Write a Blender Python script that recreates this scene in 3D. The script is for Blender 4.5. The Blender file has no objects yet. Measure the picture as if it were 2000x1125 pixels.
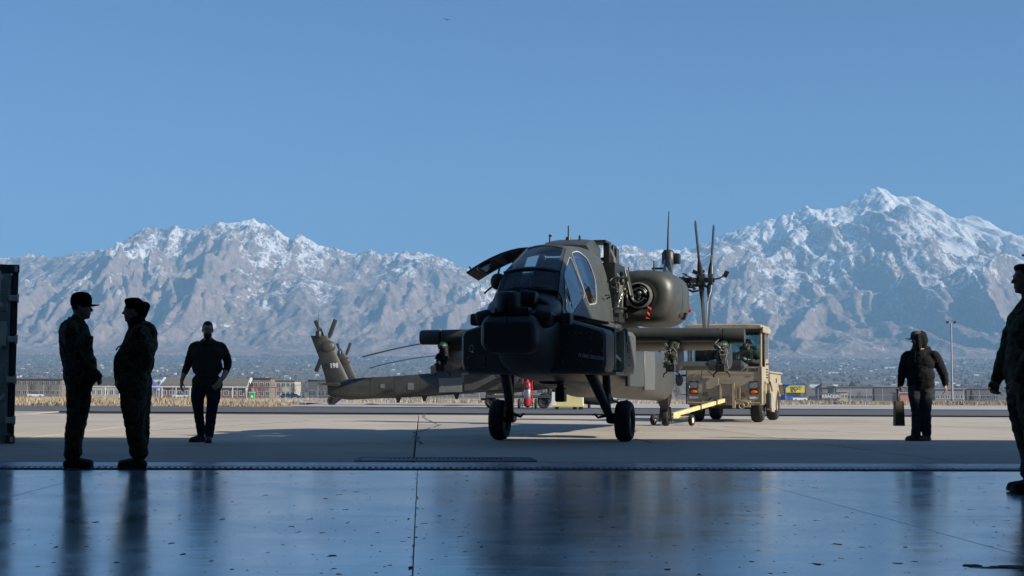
import bpy, bmesh, math, random
import numpy as np
from mathutils import Vector, Matrix, Euler, Quaternion
random.seed(7); RNG = np.random.default_rng(11)
scene = bpy.context.scene
COL = scene.collection
R = math.radians

# ---------------------------------------------------------------- camera
CAM_H, FPX = 0.78, 2874.0
cam_d = bpy.data.cameras.new('camera'); cam = bpy.data.objects.new('camera', cam_d); COL.objects.link(cam)
cam_d.sensor_width = 36.0; cam_d.lens = 36.0*FPX/2000.0; cam_d.clip_start = 0.1; cam_d.clip_end = 60000
cam.matrix_world = Matrix.Translation((0, 0, CAM_H)) @ Euler((R(90+3.99), 0, 0)).to_matrix().to_4x4() @ Matrix.Rotation(R(0.28), 4, 'Z')
scene.camera = cam

# ---------------------------------------------------------------- sky and sun
SUN = Vector((1.86, -0.82, 1.0)).normalized()
world = bpy.data.worlds.new('World'); scene.world = world; world.use_nodes = True
wn = world.node_tree.nodes; wl = world.node_tree.links
sky = wn.new('ShaderNodeTexSky'); sky.sky_type = 'NISHITA'; sky.sun_disc = False
sky.sun_elevation = math.asin(SUN.z); sky.sun_rotation = math.atan2(SUN.x, SUN.y)
sky.altitude = 2500; sky.air_density = 1.0; sky.dust_density = 0.0; sky.ozone_density = 9.0
wl.new(sky.outputs[0], wn['Background'].inputs[0]); wn['Background'].inputs[1].default_value = 0.072
sun_d = bpy.data.lights.new('sun', 'SUN'); sun_d.energy = 5.0; sun_d.angle = R(0.5); sun_d.color = (1.0, 0.93, 0.82)
sun = bpy.data.objects.new('sun', sun_d); COL.objects.link(sun)
sun.rotation_euler = SUN.to_track_quat('Z', 'Y').to_euler(); sun.location = (40, -20, 40)
scene.view_settings.view_transform = 'Standard'; scene.view_settings.look = 'None'
scene.view_settings.gamma = 1.0; scene.view_settings.use_curve_mapping = False
scene.view_settings.exposure = 0.72
scene.render.engine = 'CYCLES'
cy = scene.cycles
cy.use_denoising = True; cy.max_bounces = 8; cy.diffuse_bounces = 5; cy.glossy_bounces = 4
cy.transmission_bounces = 6; cy.transparent_max_bounces = 12; cy.volume_bounces = 0
cy.sample_clamp_indirect = 6.0

# ---------------------------------------------------------------- helpers: materials
def mat(name, col, rough=0.6, metal=0.0, var=0.0, vscale=3.0, bump=0.0, bscale=40.0, coat=0.0, spec=0.5, dirt=None, dscale=1.2):
    """Principled material whose colour varies with object-space noise; optional dirt colour patches and bump."""
    m = bpy.data.materials.new(name); m.use_nodes = True
    nt = m.node_tree; N = nt.nodes; L = nt.links; b = N['Principled BSDF']
    b.inputs['Roughness'].default_value = rough; b.inputs['Metallic'].default_value = metal
    b.inputs['Specular IOR Level'].default_value = spec; b.inputs['Coat Weight'].default_value = coat
    b.inputs['Base Color'].default_value = (*col, 1)
    if var or dirt or bump:
        tc = N.new('ShaderNodeTexCoord')
    if var or dirt:
        nz = N.new('ShaderNodeTexNoise'); nz.inputs['Scale'].default_value = vscale; nz.inputs['Detail'].default_value = 6
        nz.inputs['Roughness'].default_value = 0.65
        L.new(tc.outputs['Object'], nz.inputs['Vector'])
        cr = N.new('ShaderNodeValToRGB'); L.new(nz.outputs['Fac'], cr.inputs[0])
        cr.color_ramp.elements[0].position = 0.3; cr.color_ramp.elements[1].position = 0.7
        cr.color_ramp.elements[0].color = (*[c*(1-var) for c in col], 1)
        cr.color_ramp.elements[1].color = (*[min(1, c*(1+var)) for c in col], 1)
        out = cr.outputs[0]
        if dirt:
            n2 = N.new('ShaderNodeTexNoise'); n2.inputs['Scale'].default_value = dscale; n2.inputs['Detail'].default_value = 8
            n2.inputs['Roughness'].default_value = 0.7; L.new(tc.outputs['Object'], n2.inputs['Vector'])
            r2 = N.new('ShaderNodeValToRGB'); L.new(n2.outputs['Fac'], r2.inputs[0])
            r2.color_ramp.elements[0].position = 0.52; r2.color_ramp.elements[1].position = 0.68
            mx = N.new('ShaderNodeMix'); mx.data_type = 'RGBA'
            L.new(r2.outputs[0], mx.inputs['Factor']); L.new(out, mx.inputs['A']); mx.inputs['B'].default_value = (*dirt, 1)
            out = mx.outputs['Result']
        L.new(out, b.inputs['Base Color'])
        mr = N.new('ShaderNodeMapRange'); L.new(nz.outputs['Fac'], mr.inputs[0])
        mr.inputs[3].default_value = max(0.02, rough-0.12); mr.inputs[4].default_value = min(1, rough+0.12)
        L.new(mr.outputs[0], b.inputs['Roughness'])
    if bump:
        n3 = N.new('ShaderNodeTexNoise'); n3.inputs['Scale'].default_value = bscale; n3.inputs['Detail'].default_value = 4
        L.new(tc.outputs['Object'], n3.inputs['Vector'])
        bp = N.new('ShaderNodeBump'); bp.inputs['Strength'].default_value = bump; bp.inputs['Distance'].default_value = 0.02
        L.new(n3.outputs['Fac'], bp.inputs['Height']); L.new(bp.outputs[0], b.inputs['Normal'])
    return m

# ---------------------------------------------------------------- helpers: geometry
def finish(name, bm, m, parent=None, smooth=False, loc=None, rotz=None):
    me = bpy.data.meshes.new(name)
    bmesh.ops.recalc_face_normals(bm, faces=bm.faces)
    bm.to_mesh(me); bm.free()
    for mm in (m if isinstance(m, (list, tuple)) else [m]): me.materials.append(mm)
    if smooth:
        me.polygons.foreach_set('use_smooth', [True]*len(me.polygons))
        if smooth != 'all':
            try: me.set_sharp_from_angle(angle=R(smooth if smooth is not True else 38))
            except Exception: pass
    o = bpy.data.objects.new(name, me); COL.objects.link(o)
    if parent is not None: o.parent = parent
    if loc is not None: o.location = loc
    if rotz is not None: o.rotation_euler = (0, 0, rotz)
    return o

def raw(name, verts, faces, m, parent=None, smooth=False):
    me = bpy.data.meshes.new(name); me.from_pydata([tuple(v) for v in verts], [], faces); me.update()
    for mm in (m if isinstance(m, (list, tuple)) else [m]): me.materials.append(mm)
    if smooth:
        me.polygons.foreach_set('use_smooth', [True]*len(me.polygons))
        if smooth != 'all': me.set_sharp_from_angle(angle=R(38))
    o = bpy.data.objects.new(name, me); COL.objects.link(o)
    if parent is not None: o.parent = parent
    return o

def tag(o, label=None, cat=None, group=None, kind=None):
    if label: o['label'] = label
    if cat: o['category'] = cat
    if group: o['group'] = group
    if kind: o['kind'] = kind
    return o

def empty(name, loc, rz=0.0, **k):
    o = bpy.data.objects.new(name, None); COL.objects.link(o)
    o.location = loc; o.rotation_euler = (0, 0, rz); o.empty_display_size = 0.2
    return tag(o, **k)

def box(bm, c, s, rot=None, bev=0.0, seg=1):
    """box centred at c with full sizes s; rot = Euler or Matrix"""
    M = Matrix.Translation(c)
    if rot is not None: M = M @ (rot.to_matrix().to_4x4() if isinstance(rot, (Euler, Quaternion)) else rot.to_4x4())
    M = M @ Matrix.Diagonal((s[0], s[1], s[2], 1))
    r = bmesh.ops.create_cube(bm, size=1.0, matrix=M)
    if bev:
        es = list({e for v in r['verts'] for e in v.link_edges})
        bmesh.ops.bevel(bm, geom=es, offset=bev, segments=seg, profile=0.5, affect='EDGES')

def cyl(bm, p, q, r0, r1=None, n=12, caps=True):
    p = Vector(p); q = Vector(q); d = q-p
    if d.length < 1e-6: return
    r1 = r0 if r1 is None else r1
    M = Matrix.Translation((p+q)/2) @ d.to_track_quat('Z', 'Y').to_matrix().to_4x4()
    bmesh.ops.create_cone(bm, cap_ends=caps, segments=n, radius1=r0, radius2=r1, depth=d.length, matrix=M)

def tube(bm, pts, r, n=8):
    """smooth tube through points; r a number or list"""
    pts = [Vector(p) for p in pts]; rings = []
    up = Vector((0.13, 0.21, 0.97))
    for i, p in enumerate(pts):
        d = (pts[min(i+1, len(pts)-1)] - pts[max(i-1, 0)]).normalized()
        a = d.cross(up)
        if a.length < 1e-3: a = d.cross(Vector((1, 0, 0)))
        a.normalize(); b = d.cross(a)
        rr = r[i] if isinstance(r, (list, tuple)) else r
        rings.append([bm.verts.new(p + (a*math.cos(2*math.pi*k/n) + b*math.sin(2*math.pi*k/n))*rr) for k in range(n)])
    for i in range(len(rings)-1):
        for k in range(n):
            bm.faces.new((rings[i][k], rings[i][(k+1) % n], rings[i+1][(k+1) % n], rings[i+1][k]))
    bm.faces.new(rings[0][::-1]); bm.faces.new(rings[-1])

def sphere(bm, c, s, n=12, rot=None):
    M = Matrix.Translation(c)
    if rot is not None: M = M @ rot.to_matrix().to_4x4()
    s = s if isinstance(s, (tuple, list)) else (s, s, s)
    bmesh.ops.create_uvsphere(bm, u_segments=n, v_segments=max(6, n//2+2), radius=1.0, matrix=M @ Matrix.Diagonal((*s, 1)))

def lathe(bm, prof, n=24, M=None):
    """prof: list of (radius, z); closed ends where radius 0"""
    rings = []
    for r, z in prof:
        if r < 1e-5: rings.append([bm.verts.new((0, 0, z))])
        else: rings.append([bm.verts.new((r*math.cos(2*math.pi*k/n), r*math.sin(2*math.pi*k/n), z)) for k in range(n)])
    for a, b in zip(rings, rings[1:]):
        for k in range(n):
            k2 = (k+1) % n
            if len(a) == 1 and len(b) == 1: continue
            if len(a) == 1: bm.faces.new((a[0], b[k], b[k2]))
            elif len(b) == 1: bm.faces.new((a[k], a[k2], b[0]))
            else: bm.faces.new((a[k], a[k2], b[k2], b[k]))
    vs = [v for r_ in rings for v in r_]
    if M is not None: bmesh.ops.transform(bm, matrix=M, verts=vs)
    return vs

def loft(bm, secs, caps=True, closed=True):
    """secs: list of equal-length point lists"""
    rings = [[bm.verts.new(p) for p in s] for s in secs]
    n = len(rings[0])
    for a, b in zip(rings, rings[1:]):
        for k in range(n if closed else n-1):
            k2 = (k+1) % n
            bm.faces.new((a[k], a[k2], b[k2], b[k]))
    if caps and closed:
        bm.faces.new(rings[0][::-1]); bm.faces.new(rings[-1])
    return rings

def prism(bm, poly, M, depth):
    """flat outline poly [(u,v)] in M's xy plane extruded by depth along M's z (centred)"""
    a = [bm.verts.new(M @ Vector((u, v, -depth/2))) for u, v in poly]
    b = [bm.verts.new(M @ Vector((u, v, depth/2))) for u, v in poly]
    n = len(poly)
    bm.faces.new(a[::-1]); bm.faces.new(b)
    for k in range(n): bm.faces.new((a[k], a[(k+1) % n], b[(k+1) % n], b[k]))

def part(name, m, parent, fn, smooth=False):
    bm = bmesh.new(); fn(bm); return finish(name, bm, m, parent, smooth)

def copy_tree(o, parent=None):
    c = o.copy(); COL.objects.link(c); c.parent = parent
    for ch in list(o.children): copy_tree(ch, c)
    return c

_work = bpy.data.scenes.new('work')
def baked(o):
    """mesh of an unlinked object with its modifiers applied, evaluated in an otherwise empty scene"""
    _work.collection.objects.link(o); vl = _work.view_layers[0]; vl.update()
    me = bpy.data.meshes.new_from_object(o.evaluated_get(vl.depsgraph)); _work.collection.objects.unlink(o); return me

def letters(name, text, size, m, M, parent=None, depth=0.003, align='CENTER', bold=0.0, sx=1.0):
    """raised lettering as a mesh, laid in M's xy plane"""
    cu = bpy.data.curves.new(name, 'FONT'); cu.body = text; cu.size = size; cu.extrude = depth/2; cu.align_x = align; cu.align_y = 'CENTER'
    cu.offset = bold; cu.resolution_u = 3
    t = bpy.data.objects.new(name, cu)
    me = baked(t); bpy.data.objects.remove(t); bpy.data.curves.remove(cu)
    me.transform(M @ Matrix.Diagonal((sx, 1, 1, 1))); me.materials.clear(); me.materials.append(m)
    o = bpy.data.objects.new(name, me); COL.objects.link(o); o.parent = parent
    return o

# ================================================================ SETTING
HD = R(3.5)                                  # heading of the hangar front
A = Vector((math.cos(HD), math.sin(HD), 0)); B = Vector((-math.sin(HD), math.cos(HD), 0)); P0 = Vector((0, 14.75, 0))
def hg(a, b, z=0.0): return P0 + A*a + B*b + Vector((0, 0, z))
HGM = Matrix.Translation(P0) @ Matrix.Rotation(HD, 4, 'Z')

def concrete(name, col, joint=0.0, scale=0.35, rough=0.85, stain=(0.1, 0.1, 0.1)):
    m = bpy.data.materials.new(name); m.use_nodes = True; nt = m.node_tree; N = nt.nodes; L = nt.links; b = N['Principled BSDF']
    geo = N.new('ShaderNodeNewGeometry'); oi = N.new('ShaderNodeObjectInfo')
    n1 = N.new('ShaderNodeTexNoise'); n1.inputs['Scale'].default_value = scale; n1.inputs['Detail'].default_value = 9; n1.inputs['Roughness'].default_value = 0.62
    L.new(geo.outputs['Position'], n1.inputs['Vector'])
    n2 = N.new('ShaderNodeTexNoise'); n2.inputs['Scale'].default_value = 28; n2.inputs['Detail'].default_value = 5
    L.new(geo.outputs['Position'], n2.inputs['Vector'])
    add = N.new('ShaderNodeMath'); add.operation = 'MULTIPLY_ADD'; add.inputs[1].default_value = 0.25
    L.new(n2.outputs['Fac'], add.inputs[0]); L.new(n1.outputs['Fac'], add.inputs[2])
    ad2 = N.new('ShaderNodeMath'); ad2.operation = 'MULTIPLY_ADD'; ad2.inputs[1].default_value = 0.30
    L.new(oi.outputs['Random'], ad2.inputs[0]); L.new(add.outputs[0], ad2.inputs[2])
    cr = N.new('ShaderNodeValToRGB'); L.new(ad2.outputs[0], cr.inputs[0])
    e = cr.color_ramp.elements
    e[0].position = 0.4; e[0].color = (*[c*0.72 for c in col], 1); e[1].position = 0.95; e[1].color = (*[min(1, c*1.18) for c in col], 1)
    # dark oil drips
    n3 = N.new('ShaderNodeTexVoronoi'); n3.inputs['Scale'].default_value = 0.9; L.new(geo.outputs['Position'], n3.inputs['Vector'])
    r3 = N.new('ShaderNodeValToRGB'); L.new(n3.outputs['Distance'], r3.inputs[0])
    r3.color_ramp.elements[0].position = 0.03; r3.color_ramp.elements[0].color = (0.55,)*3+(1,); r3.color_ramp.elements[1].position = 0.09; r3.color_ramp.elements[1].color = (0, 0, 0, 1)
    mx = N.new('ShaderNodeMix'); mx.data_type = 'RGBA'; L.new(r3.outputs[0], mx.inputs['Factor']); L.new(cr.outputs[0], mx.inputs['A']); mx.inputs['B'].default_value = (*stain, 1)
    L.new(mx.outputs['Result'], b.inputs['Base Color'])
    b.inputs['Roughness'].default_value = rough
    bp = N.new('ShaderNodeBump'); bp.inputs['Strength'].default_value = 0.25; bp.inputs['Distance'].default_value = 0.01
    L.new(n2.outputs['Fac'], bp.inputs['Height']); L.new(bp.outputs[0], b.inputs['Normal'])
    return m

M_apron = concrete('apron_concrete', (0.41, 0.355, 0.285), stain=(0.16, 0.15, 0.14))
M_joint = mat('joint_sealant', (0.07, 0.068, 0.065), 0.9)
M_asph = concrete('taxiway_asphalt', (0.085, 0.088, 0.094), scale=0.12, rough=0.9, stain=(0.05, 0.05, 0.05))
M_pad = concrete('far_pad_concrete', (0.42, 0.40, 0.37), scale=0.1, stain=(0.2, 0.2, 0.2))

def floor_epoxy():
    m = bpy.data.materials.new('floor_epoxy'); m.use_nodes = True; nt = m.node_tree; N = nt.nodes; L = nt.links; b = N['Principled BSDF']
    geo = N.new('ShaderNodeNewGeometry')
    def noise(scale, detail=5, sx=1, sy=1, rough=0.6):
        mp = N.new('ShaderNodeMapping'); mp.inputs['Scale'].default_value = (sx, sy, 1); mp.inputs['Rotation'].default_value = (0, 0, -HD)
        L.new(geo.outputs['Position'], mp.inputs['Vector'])
        n = N.new('ShaderNodeTexNoise'); n.inputs['Scale'].default_value = scale; n.inputs['Detail'].default_value = detail; n.inputs['Roughness'].default_value = rough
        L.new(mp.outputs[0], n.inputs['Vector']); return n.outputs['Fac']
    def ramp(src, p0, c0, p1, c1):
        r = N.new('ShaderNodeValToRGB'); L.new(src, r.inputs[0]); e = r.color_ramp.elements
        e[0].position = p0; e[0].color = (*c0, 1) if isinstance(c0, tuple) else (c0, c0, c0, 1)
        e[1].position = p1; e[1].color = (*c1, 1) if isinstance(c1, tuple) else (c1, c1, c1, 1); return r.outputs[0]
    base = ramp(noise(0.5, 8), 0.3, (0.30, 0.45, 0.53), 0.75, (0.44, 0.60, 0.68))
    # chips and grit: small flattened dark specks
    chip = ramp(noise(13, 2, 1.0, 0.45, 0.45), 0.70, 0.0, 0.715, 1.0)
    chip2 = ramp(noise(2.4, 6, 1.0, 1.6, 0.75), 0.74, 0.0, 0.75, 1.0)
    chip3 = ramp(noise(30, 1, 1.0, 0.5, 0.4), 0.735, 0.0, 0.75, 0.8)
    mx0 = N.new('ShaderNodeMath'); mx0.operation = 'MAXIMUM'; L.new(chip, mx0.inputs[0]); L.new(chip3, mx0.inputs[1])
    mxc = N.new('ShaderNodeMath'); mxc.operation = 'MAXIMUM'; L.new(mx0.outputs[0], mxc.inputs[0]); L.new(chip2, mxc.inputs[1])
    mx = N.new('ShaderNodeMix'); mx.data_type = 'RGBA'; L.new(mxc.outputs[0], mx.inputs['Factor']); L.new(base, mx.inputs['A']); mx.inputs['B'].default_value = (0.03, 0.032, 0.035, 1)
    L.new(mx.outputs['Result'], b.inputs['Base Color'])
    rg = ramp(noise(0.8, 7, 1.0, 1.0, 0.7), 0.3, 0.12, 0.75, 0.24)
    rm = N.new('ShaderNodeMath'); rm.operation = 'MULTIPLY_ADD'; rm.inputs[1].default_value = 0.6; L.new(mxc.outputs[0], rm.inputs[0]); L.new(rg, rm.inputs[2])
    L.new(rm.outputs[0], b.inputs['Roughness'])
    b.inputs['IOR'].default_value = 1.85; b.inputs['Metallic'].default_value = 0.55
    # long shallow trowel waves across the floor
    w = noise(2.6, 4, 0.16, 1.05, 0.62)
    bp = N.new('ShaderNodeBump'); bp.inputs['Strength'].default_value = 0.6; bp.inputs['Distance'].default_value = 0.007
    L.new(w, bp.inputs['Height'])
    bp2 = N.new('ShaderNodeBump'); bp2.inputs['Strength'].default_value = 0.35; bp2.inputs['Distance'].default_value = 0.002; bp2.invert = True
    L.new(mxc.outputs[0], bp2.inputs['Height']); L.new(bp.outputs[0], bp2.inputs['Normal'])
    L.new(bp2.outputs[0], b.inputs['Normal'])
    return m
M_floor = floor_epoxy()

def sheet(name, pts, z, m, **k):
    o = raw(name, [(x, y, z) for x, y in pts], [list(range(len(pts)))], m); return tag(o, **k)

# hangar floor: joint bed below, glossy slabs laid on it
hb = [hg(-17, -0.02), hg(24, -0.02), hg(24, -40), hg(-17, -40)]
hfloor = tag(raw('hangar_floor', [(v.x, v.y, -0.012) for v in hb], [[0, 1, 2, 3]], mat('floor_joint_filler', (0.10, 0.12, 0.14), 0.6)), kind='structure')
def slab_mesh(sx, sy, t, g, bev, m, name):
    bm = bmesh.new(); box(bm, (0, 0, -t/2), (sx-g, sy-g, t)); 
    es = [e for e in bm.edges if all(v.co.z > -1e-4 for v in e.verts)]
    bmesh.ops.bevel(bm, geom=es, offset=bev, segments=1, affect='EDGES')
    me = bpy.data.meshes.new(name); bm.to_mesh(me); bm.free(); me.materials.append(m); return me
SW = 2.92
me_fs = slab_mesh(SW, 5.2, 0.012, 0.005, 0.002, M_floor, 'floor_slab')
for i in range(-6, 9):
    for j in range(5):
        o = bpy.data.objects.new('floor_slab', me_fs); COL.objects.link(o); o.parent = hfloor
        p = hg(-0.93 + SW*(i+0.5), -0.32 - 5.2*(j+0.5)); o.location = p; 
        o.rotation_euler = (R(random.uniform(-.02, .02)), R(random.uniform(-.02, .02)), HD)

def chipped(pts, name):
    rr = random.Random(5); V, F = [], []
    for cx, cy, l, w in pts:
        i = len(V); n = 14
        V += [(cx+l*math.cos(2*math.pi*k/n)*rr.uniform(.55, 1.2), cy+w*math.sin(2*math.pi*k/n)*rr.uniform(.4, 1.3), .0022) for k in range(n)]; F.append([i+k for k in range(n)])
    return V, F
_pts = [(2.05+.09*k+random.uniform(-.05, .05), 6.75-.10*k*.6+random.uniform(-.06, .06), random.uniform(.05, .12), random.uniform(.02, .07)) for k in range(7)]
tag(raw('chipped_coating', *chipped(_pts, ''), mat('bare_chipped_floor', (.05, .055, .06), .8, var=.3)), kind='structure')
_pts = [(-.02-.075*D_*.0-.93+(14.75-D_)*.061+random.uniform(-.03, .03), D_, random.uniform(.004, .014), random.uniform(.01, .06)) for D_ in [6.3+.42*k+random.uniform(-.2, .2) for k in range(20)]]
tag(raw('joint_chips', *chipped(_pts, ''), mat('chipped_joint_edge', (.05, .055, .06), .8, var=.3)), kind='structure')
# apron: sealant bed with concrete slabs
apron = tag(raw('apron', [hg(-60, 1.30, -0.03), hg(60, 1.30, -0.03), (60, 50.0, -0.03), (-60, 50.0, -0.03)], [[0, 1, 2, 3]], M_joint), kind='structure')
AS = 6.1
me_as = slab_mesh(AS, AS, 0.03, 0.022, 0.008, M_apron, 'apron_slab')
arow0 = 1.32
for i in range(-6, 6):
    for j in range(7):
        if abs(i+0.5)*AS > 10 + j*AS*0.42 + 9: continue
        c = hg(-0.98 + AS*(i+0.5), arow0 + AS*(j+0.5))
        if c.y + AS*0.45 > 51.5: continue
        o = bpy.data.objects.new('apron_slab', me_as); COL.objects.link(o); o.parent = apron; o.location = c
        o.location.z = random.uniform(-0.002, 0.002); o.rotation_euler = (0, 0, HD)
# continuation of the apron beyond the slabs that can be told apart
sheet('apron_margin', [(-200, 13), (200, 22), (200, 50.6), (-200, 50.6)], -0.034, M_apron, kind='structure')
sheet('taxiway', [(-260, 50.2), (260, 50.2), (260, 66.6), (-260, 66.6)], 0.006, M_asph, kind='structure')
sheet('parking_pad', [(-10.5, 66.4), (160, 66.4), (160, 90), (20, 90), (20, 126), (-20, 126), (-20, 86), (-10.5, 84)], 0.03, M_pad, kind='structure')
M_white = mat('marking_paint', (0.62, 0.6, 0.55), 0.8, var=0.25, vscale=4)
def stripe(p, q, w, z=0.006):
    p = Vector(p); q = Vector(q); d = (q-p).normalized(); n = Vector((-d.y, d.x))*w/2
    return [(p-n).to_tuple(), (q-n).to_tuple(), (q+n).to_tuple(), (p+n).to_tuple()]
sheet('apron_marking', stripe((-6.9, 27.0), (-5.1, 37.5), 0.09), 0.008, M_white, kind='structure')
sheet('apron_marking', stripe((-6.6, 24.2), (-5.6, 25.6), 0.09), 0.008, M_white, kind='structure')

def crack(pts, w, name, m):
    V, F = [], []; rr = random.Random(len(pts)+int(pts[0][0]*10))
    P_ = []
    for a, b in zip(pts, pts[1:]):
        for k in range(14): P_.append(Vector(a)+(Vector(b)-Vector(a))*k/14+Vector((rr.gauss(0, .035), rr.gauss(0, .035))))
    for i, p in enumerate(P_):
        d = (P_[min(i+1, len(P_)-1)]-P_[max(i-1, 0)]).normalized(); n = Vector((-d.y, d.x))*w*rr.uniform(.5, 1.2)/2
        V += [(p.x-n.x, p.y-n.y, .005), (p.x+n.x, p.y+n.y, .005)]
        if i: F.append([2*i-2, 2*i-1, 2*i+1, 2*i])
    return tag(raw(name, V, F, m), kind='structure')
M_tar = mat('crack_tar', (0.09, 0.085, 0.08), 0.8, var=0.3)
crack([(-1.32, 21.2), (-1.75, 27), (-1.6, 33), (-2.5, 42), (-2.9, 49.5)], .045, 'apron_crack', M_tar)
crack([(2.1, 22.3), (2.0, 26), (2.6, 30)], .04, 'apron_crack', M_tar)
crack([(3.9, 35.5), (5.3, 31), (7.2, 27.5), (10, 24.0)], .04, 'apron_crack', M_tar)
crack([(-9.5, 21), (-6.5, 19.6), (-5.2, 18.6)], .03, 'apron_crack', M_tar)
crack([(1.2, 20.1), (4.5, 18.9), (8.5, 17.2)], .025, 'apron_crack', M_tar)
# door track across the threshold: steel rails in a recessed trough, drain grate
M_rail = mat('rail_steel', (0.55, 0.58, 0.62), 0.30, 0.9, var=0.2, vscale=6)
M_trough = mat('track_trough', (0.06, 0.065, 0.07), 0.6, var=0.3)
track = empty('door_track', hg(0, 0), HD, label='steel door track with parallel rails across the hangar threshold', cat='door track')
part('track_bed', M_trough, track, lambda bm: box(bm, (3, 0.63, -0.030), (50, 1.34, 0.03)))
for k, b0 in enumerate((0.34, 0.58, 0.82, 1.02)):
    part('rail', M_rail, track, lambda bm: box(bm, (3, b0, -0.027), (50, 0.115, 0.05), bev=0.006))
part('track_edge', M_rail, track, lambda bm: box(bm, (3, 1.23, -0.026), (50, 0.11, 0.05), bev=0.006))
def grate(bm):
    box(bm, (3, 0.205, -0.008), (50, 0.016, 0.03)); box(bm, (3, 0.015, -0.008), (50, 0.016, 0.03))
    for i in range(330): box(bm, (-9 + i*0.062, 0.11, -0.008), (0.024, 0.175, 0.026))
tag(part('drain_grate', M_rail, track, grate), kind='stuff')
# flush pit cover on the apron
M_cov = mat('pit_cover_steel', (0.13, 0.14, 0.14), 0.6, 0.5, var=0.3, vscale=5)
cov = empty('pit_cover', hg(-0.62, 1.95), HD, label='flush rectangular steel pit cover in the apron just outside the door track', cat='pit cover')
def cframe(bm):
    for s in (-1, 1):
        box(bm, (0, s*0.42, 0.004), (2.0, 0.05, 0.012)); box(bm, (s*0.98, 0, 0.004), (0.05, 0.79, 0.012))
part('frame', M_trough, cov, cframe)
part('cover_plate', M_cov, cov, lambda bm: box(bm, (0, 0, 0.003), (1.9, 0.78, 0.008), bev=0.002))
def cribs(bm):
    for i in range(26): box(bm, (-0.62+i*0.05, 0.2, 0.011), (0.02, 0.24, 0.008))
tag(part('drain_slots', M_trough, cov, cribs), kind='stuff')

# hangar shell round the camera: walls, front wall with the door opening, ceiling
M_hw = mat('hangar_panel', (0.72, 0.73, 0.72), 0.7, var=0.15, vscale=1.0)
HT = 8.75
def shell(name, fn): return tag(part(name, M_hw, None, lambda bm: (fn(bm), bmesh.ops.transform(bm, matrix=HGM, verts=bm.verts))), kind='structure')
shell('hangar_wall_left', lambda bm: box(bm, (-17.2, -20, HT/2-0.1), (0.3, 41, HT)))
shell('hangar_wall_right', lambda bm: box(bm, (34.2, -20, HT/2-0.1), (0.3, 41, HT)))
shell('hangar_wall_back', lambda bm: box(bm, (8.5, -40.7, HT/2-0.1), (52, 0.3, HT)))
shell('hangar_wall_front', lambda bm: (box(bm, (8.5, 0.62, 7.92), (51.5, 0.4, 1.62)), box(bm, (-16.0, 0.62, 3.5), (2.0, 0.4, 7.2)), box(bm, (28.5, 0.62, 3.5), (11, 0.4, 7.2))))
shell('hangar_ceiling', lambda bm: box(bm, (8.5, -20, HT), (52, 42, 0.3)))

# ---------------------------------------------------------------- noise
_perm = np.random.default_rng(5).permutation(512)
_perm = np.concatenate([_perm, _perm])
_ga = np.random.default_rng(6).uniform(0, 2*np.pi, 1024); _gx, _gy = np.cos(_ga), np.sin(_ga)
def perlin(x, y):
    xi = np.floor(x).astype(int); yi = np.floor(y).astype(int); xf = x-xi; yf = y-yi
    u = xf*xf*xf*(xf*(xf*6-15)+10); v = yf*yf*yf*(yf*(yf*6-15)+10)
    def g(i, j, dx, dy):
        h = _perm[(_perm[i & 511] + j) & 511]; return _gx[h]*dx + _gy[h]*dy
    a = g(xi, yi, xf, yf); b = g(xi+1, yi, xf-1, yf); c = g(xi, yi+1, xf, yf-1); d = g(xi+1, yi+1, xf-1, yf-1)
    return (a*(1-u)+b*u)*(1-v) + (c*(1-u)+d*u)*v
def ridged(x, y, octv=5, gain=0.5, lac=2.03):
    s = 0; amp = 1.0; w = 1.0; tot = 0
    for o in range(octv):
        n = 1-np.abs(perlin(x+o*17.3, y-o*9.1))*1.7; n = np.clip(n, 0, 1)**2 * w
        s = s + n*amp; tot += amp; w = np.clip(n*1.6, 0, 1); amp *= gain; x = x*lac; y = y*lac
    return s/tot
def fbm(x, y, octv=5):
    s = 0; a = 1.0; t = 0
    for o in range(octv):
        s = s + perlin(x+o*11.7, y+o*5.3)*a; t += a; a *= 0.5; x = x*2.02; y = y*2.02
    return s/t

# ---------------------------------------------------------------- valley floor and mountains
def plain_z(y):
    return np.interp(y, [0, 90, 500, 1600, 3000, 5000, 7000, 8200], [0, 0, -2.2, -2.0, 9, 62, 138, 205])
SKY_PX = [(-900, 575), (-500, 560), (-200, 535), (0, 517), (30, 514), (60, 508), (100, 515), (130, 506), (180, 500), (230, 487), (265, 460), (290, 450), (315, 455), (330, 452), (342, 445), (355, 455),
 (380, 454), (400, 446), (425, 439), (445, 442), (465, 437), (490, 432), (515, 440), (545, 455), (570, 472), (580, 458), (590, 462), (620, 480), (650, 485), (690, 498), (720, 488), (745, 498),
 (790, 491), (830, 494), (870, 505), (900, 520), (940, 534), (980, 540), (1050, 522), (1100, 502), (1150, 488), (1205, 480), (1240, 481), (1262, 490), (1300, 489), (1350, 488), (1400, 467), (1420, 459),
 (1480, 440), (1530, 427), (1560, 418), (1577, 408), (1600, 418), (1650, 411), (1680, 396), (1700, 383), (1717, 375), (1740, 385), (1755, 395), (1780, 398), (1793, 395), (1830, 414), (1850, 429), (1870, 441),
 (1890, 438), (1910, 436), (1930, 445), (1960, 464), (2000, 476), (2060, 470), (2200, 500), (2500, 520), (2900, 560)]
def sky_elev(px):
    """tangent of the skyline's height above the horizon, by pixel column of the photograph"""
    P = np.array(SKY_PX, float); y = np.interp(px, P[:, 0], P[:, 1])
    yh = 763 + (px-1000)*0.0049
    a = np.arctan((562.5-y)/FPX) + R(3.99)
    return np.tan(a) * np.cos(np.arctan((px-1000)/FPX))**0 + 0.0049*(px-1000)/FPX
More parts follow.
